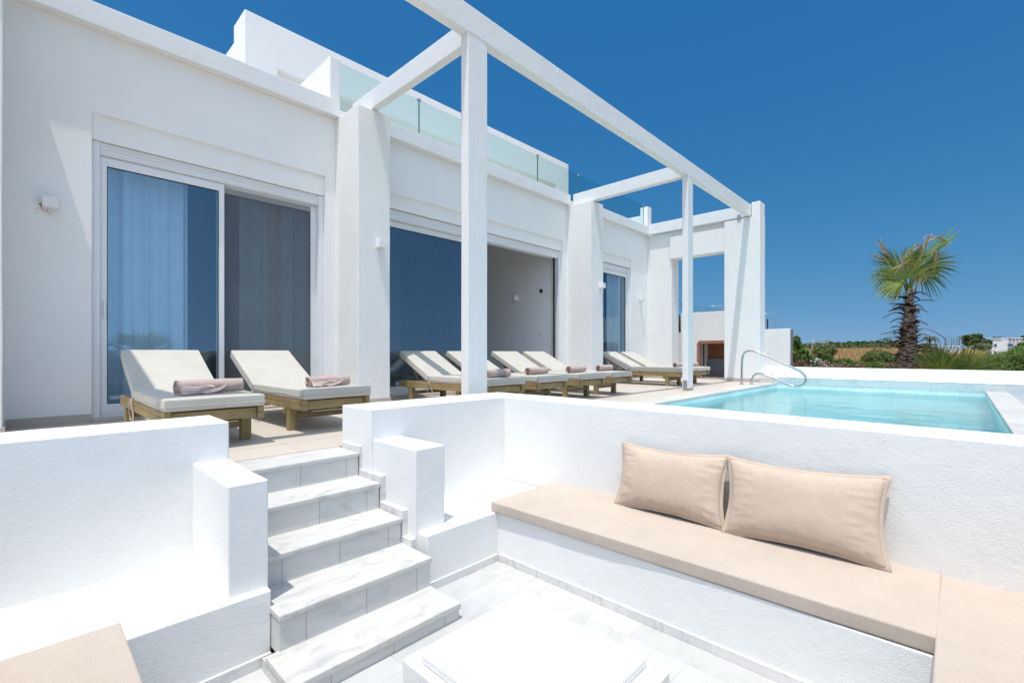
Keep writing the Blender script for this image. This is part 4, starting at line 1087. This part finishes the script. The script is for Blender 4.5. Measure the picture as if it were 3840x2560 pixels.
# ================================================================ DISTANCE
def zg(px,d):
    p=spot(px,1322,d); return hgt(p.x,p.y)
fx_=Vector((math.cos(A0),math.sin(A0),0))
def cambox(bm,px0,px1,ztop,d,depth,zb=None,yaw=0,mi=0,bev=0):
    """box standing at distance d, spanning two photo columns, aligned across the view"""
    p0=spot(px0,1322,d); p1=spot(px1,1322,d); w=(p1-p0).length; c=(p0+p1)/2
    b=zg((px0+px1)/2,d)-.6 if zb is None else zb
    Mt=Matrix.Translation((c.x,c.y,0))@Matrix.Rotation(A0-PI/2+yaw,4,'Z')
    box(bm,-w/2,w/2,0,depth,b,ztop,bev,1,mi,mtx=Mt)
def zat(py,d): return H+(1322.7-py)/1761.2*d
# tree belts: individual crowns
def fartree(label,px,ytop,ybase,w,d,mt='fartree',n=900,seed=0,size=.45,name='tree',cat='tree',group='trees along the far edge of the field',asp=.55):
    p=spot(px,1322,d); zt=zat(ytop,d); g=hgt(p.x,p.y)-.3; zb=min(zat(ybase,d),zt-1.0); rw=w/2/1761.2*d
    t=thing(name,label,cat,(p.x,p.y,g),group)
    bm=nb(); tube(bm,[(p.x,p.y,g),(p.x,p.y,(zb+zt)/2)],.2,6,rs=[.22,.10]); obj('trunk',bm,'bark',t)
    bm=nb(); leaf_cloud(bm,(p.x,p.y,(zt+zb)/2),(rw,rw,(zt-zb)/2),n,size,seed,16,asp=asp); obj('crown',bm,mt,t,smooth='raw')
rt_=random.Random(3)
x=2985; i=0
names=['low dark tree','bushy tree','rounded tree','wind-bent tree','thin-topped tree']
while x<3420:
    w=rt_.uniform(26,44); top=1288-7*math.sin((x-2985)/130)**2-(6 if x>3250 else 0)+rt_.uniform(-2.5,2.5)
    fartree('%s in the dark belt behind the dry field, number %d from the left'%(names[i%5],i+1) if False else 'dark green tree in the belt behind the dry field',x,top,1312,w,205+rt_.uniform(-8,8),seed=100+i,n=1300,size=.55)
    x+=w*.5; i+=1
# scrub mass under/behind the trees
bm=nb()
for k in range(9000):
    px=rt_.uniform(2960,3900); d=rt_.uniform(150,230); p=spot(px,1322,d); g=hgt(p.x,p.y)
    hh=rt_.uniform(.0,1.5)*(1.0 if px<3560 else .9); s=rt_.uniform(.3,.7); a=Vector((rt_.uniform(-1,1),rt_.uniform(-1,1),rt_.uniform(-.4,.4))).normalized(); b=a.cross(Vector((rt_.uniform(-.4,.4),rt_.uniform(-.4,.4),1))).normalized()
    c=Vector((p.x,p.y,g+hh)); bm.faces.new([bm.verts.new(c+v) for v in (-a*s,b*s*.6+Vector((0,0,.3)),a*s,-b*s*.6)])
o=obj('scrub',bm,'fartree',smooth='raw'); tag(o,'low dark scrub covering the far edge of the fields','scrub',kind='stuff')
# dry grass
bm=nb()
for k in range(26000):
    d=16+ (rt_.random()**1.3)*95; px=rt_.uniform(2950,3760); p=spot(px,1322,d); g=hgt(p.x,p.y)
    if noise.noise(Vector((p.x*.06,p.y*.06,3)))>.30: continue
    h=rt_.uniform(.15,.42)*(1+d*.004); s=.02+d*.0012; q=Vector((rt_.uniform(-1,1),rt_.uniform(-1,1),0)).normalized()*s; le=Vector((rt_.uniform(-.15,.15),rt_.uniform(-.15,.15),h))
    c=Vector((p.x,p.y,g-.02)); bm.faces.new([bm.verts.new(v) for v in (c-q,c+q,c+le)])
o=obj('dry_grass',bm,'drygrass',smooth='raw'); tag(o,'tall straw coloured grass covering the field','grass',kind='stuff')
fartree('large dark spreading tree left of the far white house',3655,1258,1300,72,145,n=3200,seed=301,size=.55,clump=0) if False else fartree('large dark spreading tree left of the far white house',3652,1256,1300,72,145,n=3000,seed=301,size=.55,group='trees near the white house')
fartree('smaller dark tree touching the large spreading tree on its right',3690,1272,1300,46,150,n=1300,seed=302,size=.5,group='trees near the white house')
fartree('grey green low tree in front of the large spreading tree',3672,1288,1312,56,135,'greyleaf',1200,303,.45,group='trees near the white house')
fartree('small dark tree crown at the right edge above the white house',3850,1252,1285,40,175,n=900,seed=304,size=.5,group='trees near the white house')
fartree('leafy tree visible between the corner pillar and the far post',2550,1188,1250,60,34,'bush1',4200,305,.14,group='trees near the white house')
fartree('low green tree behind the poles, left of the big palm',3360,1272,1302,60,160,n=1000,seed=306,size=.5,group='trees near the white house')
fartree('small scrubby tree at the left of the pole structure',3468,1288,1306,60,120,'bush2',1200,307,.35,group='trees near the white house')
# small distant date palms
for px,yt,d,lab in ((3487,1262,120,'small distant palm standing among the timber poles'),(3740,1262,165,'small distant palm just left of the white house roof'),(3330,1270,190,'small distant palm top rising out of the tree belt')):
    p=spot(px,1322,d); zt=zat(yt,d); g=hgt(p.x,p.y); t=thing('distant_palm',lab,'palm tree',(p.x,p.y,g))
    bm=nb(); tube(bm,[(p.x,p.y,g-.2),(p.x,p.y,zt-.8)],.2,6,rs=[.25,.18]); obj('trunk',bm,'bark',t)
    bm=nb()
    for k in range(16):
        a=2*PI*k/16+.2; dd=Vector((math.cos(a),math.sin(a),0)); b0=Vector((p.x,p.y,zt-.9)); e=.35+.4*(k%3)
        P=smoothpath([b0,b0+dd*1.0+Vector((0,0,.9*e)),b0+dd*1.9+Vector((0,0,.2*e-.3))],4); prev=None
        for j,c in enumerate(P):
            q=Vector((-dd.y,dd.x,0))*.28*math.sin(PI*min(1,(j+1)/(len(P)))); l=bm.verts.new(c-q-Vector((0,0,.15))); m_=bm.verts.new(c); r2=bm.verts.new(c+q-Vector((0,0,.15)))
            if prev: bm.faces.new((prev[0],prev[1],m_,l)); bm.faces.new((prev[1],prev[2],r2,m_))
            prev=(l,m_,r2)
    obj('crown',bm,'fartree',t,smooth='raw')
# white house
hs=thing('white_house','white two-storey house with blue shutters and solar panels at the far right','building',tuple(spot(3780,1330,150)))
D=150
bm=nb(); cambox(bm,3718,3761,zat(1279,D),D,8,-1,yaw=0); 
obj('wall',bm,'whitefar',hs)
bm=nb(); cambox(bm,3696,3717.5,zat(1280,D+1),D+1.2,7,-1,yaw=0); obj('wall',bm,'whitefar',hs)
bm=nb(); cambox(bm,3761.3,3900,zat(1277,D),D+.5,9,-1); obj('wall',bm,'whitefar',hs)
bm=nb(); cambox(bm,3758,3835,zat(1267,D),D+2.5,5,zat(1277,D)-.2); cambox(bm,3750,3840,zat(1265.5,D),D+2.2,6,zat(1267,D)); obj('roof_block',bm,'whitefar',hs)
for px0,px1,y0,y1 in ((3729.5,3738,1289,1300),(3729.5,3738,1317,1328),(3783,3799,1289,1299)):
    bm=nb(); cambox(bm,px0,px1,zat(y0,D),D-.12,.2,zat(y1,D)); obj('window',bm,'blue',hs)
for px0,px1,y0,y1 in ((3705.5,3708.5,1290,1301),(3705.5,3708.5,1317,1328)):
    bm=nb(); cambox(bm,px0,px1,zat(y0,D),D+1.05,.2,zat(y1,D)); obj('window',bm,'dark',hs)
for k in range(4):
    bm=nb(); a=spot(3787+k*14,1276,D-.5); p0=a; p1=spot(3797+k*14,1276,D-.5); w_=(p1-p0); b_=spot(3784+k*14-5,1269,D+1.5); 
    vs=[p0,p1,b_+w_,b_]; f=bm.faces.new([bm.verts.new(v) for v in vs]); bmesh.ops.solidify(bm,geom=bm.faces[:],thickness=.08); obj('solar_panel',bm,'solar',hs)
bm=nb(); 
for px,y in ((3768,1262),(3785,1261),(3750,1264)): tube(bm,[spot(px,1277,D+2),spot(px,y,D+2)],.04,5)
obj('antenna',bm,'pole',hs)
# ochre wavy wall
ow=nb(); D=125; top=[(3560,1310),(3600,1310),(3635,1309),(3641,1313.5),(3683,1314),(3690,1318),(3700,1318)]
for i in range(len(top)-1):
    (a,ya),(b,yb)=top[i],top[i+1]; p=[spot(a,1322,D),spot(b,1322,D)]; q=[v+fx_*.5 for v in p]; zb=-.6
    za,zb2=zat(ya,D),zat(yb,D)
    V=[bm2 for bm2 in []]
    v=[ow.verts.new((p[0].x,p[0].y,zb)),ow.verts.new((p[1].x,p[1].y,zb)),ow.verts.new((p[1].x,p[1].y,zb2)),ow.verts.new((p[0].x,p[0].y,za)),ow.verts.new((q[0].x,q[0].y,zb)),ow.verts.new((q[1].x,q[1].y,zb)),ow.verts.new((q[1].x,q[1].y,zb2)),ow.verts.new((q[0].x,q[0].y,za))]
    for f in ((0,1,2,3),(5,4,7,6),(3,2,6,7),(4,0,3,7),(1,5,6,2)): ow.faces.new([v[k] for k in f])
o=obj('boundary_wall',ow,'ochre'); tag(o,'ochre stone boundary wall with stepped curved top in front of the white house','wall')
# low white shed
sh=thing('garden_shed','low white shed with pale roof behind the young fan palm','shed',tuple(spot(3570,1322,110)))
D=110
bm=nb(); cambox(bm,3545,3565,zat(1303,D),D,3,-.5); cambox(bm,3566,3586,zat(1306,D),D+.4,3,-.5); obj('wall',bm,'whitefar',sh)
bm=nb(); cambox(bm,3541,3601,zat(1296,D),D-.5,4,zat(1298,D)); obj('roof',bm,'whitefar',sh)
bm=nb(); cambox(bm,3597.5,3600.5,zat(1298,D),D,.3,-.5); obj('post',bm,'whitefar',sh)
bm=nb(); cambox(bm,3551,3557,zat(1311,D),D-.05,.1,zat(1318,D)); obj('window',bm,'dark',sh)
# timber poles
for i,(px,yt,w) in enumerate(((3478,1262,3.2),(3505,1263,2.2),(3514.5,1266,2),(3522.5,1267,1.2),(3547,1267,3),(3560,1267,1.2),(3568,1266,1.5),(3577.5,1268,2.2),(3590,1266,2),(3595.5,1266,1.6),(3599.5,1262,2.6),(3613.5,1269,2.6),(3457,1276,1),(3509,1270,1.2),(3584,1270,1))):
    p=spot(px,1322,118); bm=nb(); r=w/2/1761.2*118; tube(bm,[(p.x,p.y,hgt(p.x,p.y)-.3),(p.x,p.y,zat(yt,118))],r,7,rs=[r,r*.8]); o=obj('timber_pole',bm,'pole')
    L_=['thick leftmost','second','third','thin fourth','thick middle','thin pale','slim','dark slim','tall slim','short slim','tall corner','lone rightmost','thin far left','thin short','faint']
    tag(o,'%s upright timber pole in the group behind the young fan palms'%L_[i],'pole','timber poles beyond the palms')
bm=nb(); tube(bm,[spot(3590,1262,118),spot(3600,1261,118)],.06,5); tube(bm,[spot(3540,1262,119),spot(3597,1261,119)],.03,5); o=obj('cross_wire',bm,'pole'); tag(o,'thin wire strung between the tops of the timber poles','wire')
# netting fence posts in front of the belt
for i,k in enumerate(range(14)):
    px=3140+k*20; p=spot(px,1322,100); bm=nb(); tube(bm,[(p.x,p.y,hgt(p.x,p.y)-.2),(p.x,p.y,zat(1291,100))],.03,5); o=obj('fence_post',bm,'pole'); tag(o,'thin dark post of the field fence in front of the tree belt','fence post','posts of the field fence')
# metal frame
mf=thing('metal_frame','curved galvanised metal frame with a small yellow sign in the dry field','frame',tuple(spot(3044,1333,40)))
D=40; bm=nb(); P=smoothpath([spot(3044,1334,D),spot(3045,1300,D),spot(3045.5,1286,D),spot(3048,1279.5,D),spot(3054,1277.5,D),spot(3075,1277.5,D),spot(3094,1277.5,D),spot(3100,1280,D),spot(3103,1286,D),spot(3104,1300,D),spot(3104,1334,D)],4); tube(bm,P,.06,8); obj('pipe',bm,'galv',mf,smooth=True)
bm=nb(); cambox(bm,3103.5,3113,zat(1273.5,D),D-.1,.02,zat(1280,D)); M['yellow']=simple('faded_yellow',(.38,.27,.06),.7,0,.2,30); obj('sign',bm,'yellow',mf)
# street lamps, utility lines
def street_lamp(label,px,ytop,xarm,d,r=.05):
    p=spot(px,1322,d); t=thing('street_lamp',label,'street lamp',(p.x,p.y,0),'street lamps beyond the walls'); zt=zat(ytop,d)
    bm=nb(); tube(bm,[(p.x,p.y,-.2),(p.x,p.y,zt)],r,8,rs=[r*1.5,r]); obj('pole',bm,'galv',t)
    q=spot(xarm,ytop,d); bm=nb(); tube(bm,[(p.x,p.y,zt-.03),(q.x,q.y,zt-.03)],r*.7,6); obj('arm',bm,'galv',t)
    e=spot(xarm-(px-xarm)*.12,ytop,d); bm=nb(); tube(bm,[(q.x,q.y,zt-.05),(e.x,e.y,zt-.02)],r*1.6,8,rs=[r*1.2,r*2.0]); obj('lamp_head',bm,'lampwhite',t)
street_lamp('grey street lamp seen through the opening left of the corner pillar',2711,1146,2674,42,.035)
street_lamp('grey street lamp just right of the corner pillar',2908,1175,2874,60,.05)
p=spot(2878,1322,40); bm=nb(); tube(bm,[(p.x,p.y,-.2),(p.x,p.y,zat(1196,40))],.06,8); o=obj('bollard_pole',bm,'cable'); tag(o,'short dark pole behind the square end wall','pole')
pl=nb()
for (a,ya,b,yb) in ((2480,1040,2600,1200),(2480,1135,2606,1158),(2480,1170,2610,1190)): tube(pl,[spot(a,ya,30),spot(b,yb,30)],.012,5)
for k in range(4): tube(pl,[spot(2530,1137+k*7,60),spot(2720,1162+k*3,64)],.010,4)
o=obj('power_lines',pl,'cable'); tag(o,'thin dark overhead cables crossing the sky behind the far post','power lines')
# ================================================================ CAMERA, LIGHT, SKY
cam=bpy.data.cameras.new('camera'); co=bpy.data.objects.new('camera',cam); C.objects.link(co); scene.camera=co
co.location=(0,0,H); co.rotation_euler=(R(90),0,A0-R(90))
cam.sensor_width=36; cam.lens=1761.2/3840*36; cam.shift_y=(1322.7-1280)/3840; cam.clip_start=.05; cam.clip_end=4000
sv=Vector((-.25,-.10,1)).normalized()
sun=bpy.data.lights.new('sun','SUN'); sun.energy=3.9; sun.angle=R(.5); sun.color=(1,.965,.91)
so=bpy.data.objects.new('sun',sun); C.objects.link(so); so.rotation_euler=sv.to_track_quat('Z','Y').to_euler(); so.location=(0,0,20)
wd=bpy.data.worlds.new('World'); scene.world=wd; wd.use_nodes=True; nt=wd.node_tree
bg=nt.nodes['Background']; sk_=nt.nodes.new('ShaderNodeTexSky'); sk_.sky_type='NISHITA'; sk_.sun_disc=False
sk_.sun_elevation=math.asin(sv.z); sk_.sun_rotation=math.atan2(sv.x,sv.y); sk_.altitude=0; sk_.air_density=1.0; sk_.dust_density=.3; sk_.ozone_density=1.5
tcw=nt.nodes.new('ShaderNodeTexCoord'); mpw=nt.nodes.new('ShaderNodeMapping'); mpw.vector_type='POINT'; mpw.inputs['Location'].default_value=(0,0,.17); mpw.inputs['Scale'].default_value=(1,1,.85)
nt.links.new(tcw.outputs['Generated'],mpw.inputs[0]); nt.links.new(mpw.outputs[0],sk_.inputs[0])
# grade the clear-air sky towards the deep polarised blue of a dry island noon
sp_=nt.nodes.new('ShaderNodeSeparateColor'); cb_=nt.nodes.new('ShaderNodeCombineColor'); nt.links.new(sk_.outputs[0],sp_.inputs[0])
for ch,(k_,g_,mx_) in enumerate(((.177,2.4,5.5),(.74,1.07,12),(1.616,.645,18))):
    a=N(nt,'ShaderNodeMath',operation='MINIMUM'); nt.links.new(sp_.outputs[ch],a.inputs[0]); a.inputs[1].default_value=mx_
    p_=N(nt,'ShaderNodeMath',operation='POWER'); nt.links.new(a.outputs[0],p_.inputs[0]); p_.inputs[1].default_value=g_
    q_=N(nt,'ShaderNodeMath',operation='MULTIPLY'); nt.links.new(p_.outputs[0],q_.inputs[0]); q_.inputs[1].default_value=k_
    nt.links.new(q_.outputs[0],cb_.inputs[ch])
# added sky fill behind the camera and round the sun, lifting the shaded walls
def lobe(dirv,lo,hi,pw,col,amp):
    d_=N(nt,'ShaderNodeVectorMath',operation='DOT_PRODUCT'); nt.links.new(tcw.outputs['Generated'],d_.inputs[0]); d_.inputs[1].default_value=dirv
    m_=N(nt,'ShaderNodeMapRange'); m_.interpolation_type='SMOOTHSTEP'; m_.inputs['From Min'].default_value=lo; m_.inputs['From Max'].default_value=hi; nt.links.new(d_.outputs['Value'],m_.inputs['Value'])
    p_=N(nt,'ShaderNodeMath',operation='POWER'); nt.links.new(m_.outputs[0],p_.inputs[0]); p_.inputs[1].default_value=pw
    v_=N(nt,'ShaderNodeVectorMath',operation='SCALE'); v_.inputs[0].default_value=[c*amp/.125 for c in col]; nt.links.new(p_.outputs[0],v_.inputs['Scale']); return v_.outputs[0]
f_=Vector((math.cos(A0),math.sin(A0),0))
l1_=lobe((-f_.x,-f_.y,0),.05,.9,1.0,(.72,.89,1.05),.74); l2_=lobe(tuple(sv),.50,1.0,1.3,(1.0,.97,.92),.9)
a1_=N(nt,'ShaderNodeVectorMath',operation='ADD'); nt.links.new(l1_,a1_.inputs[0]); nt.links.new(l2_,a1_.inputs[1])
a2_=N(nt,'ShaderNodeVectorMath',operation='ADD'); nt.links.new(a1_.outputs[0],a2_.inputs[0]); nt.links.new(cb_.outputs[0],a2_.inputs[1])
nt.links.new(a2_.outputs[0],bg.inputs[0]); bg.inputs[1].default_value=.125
scene.view_settings.view_transform='Standard'; scene.view_settings.look='None'; scene.view_settings.exposure=0; scene.view_settings.gamma=1
scene.cycles.transparent_max_bounces=16; scene.cycles.max_bounces=10; scene.cycles.diffuse_bounces=5
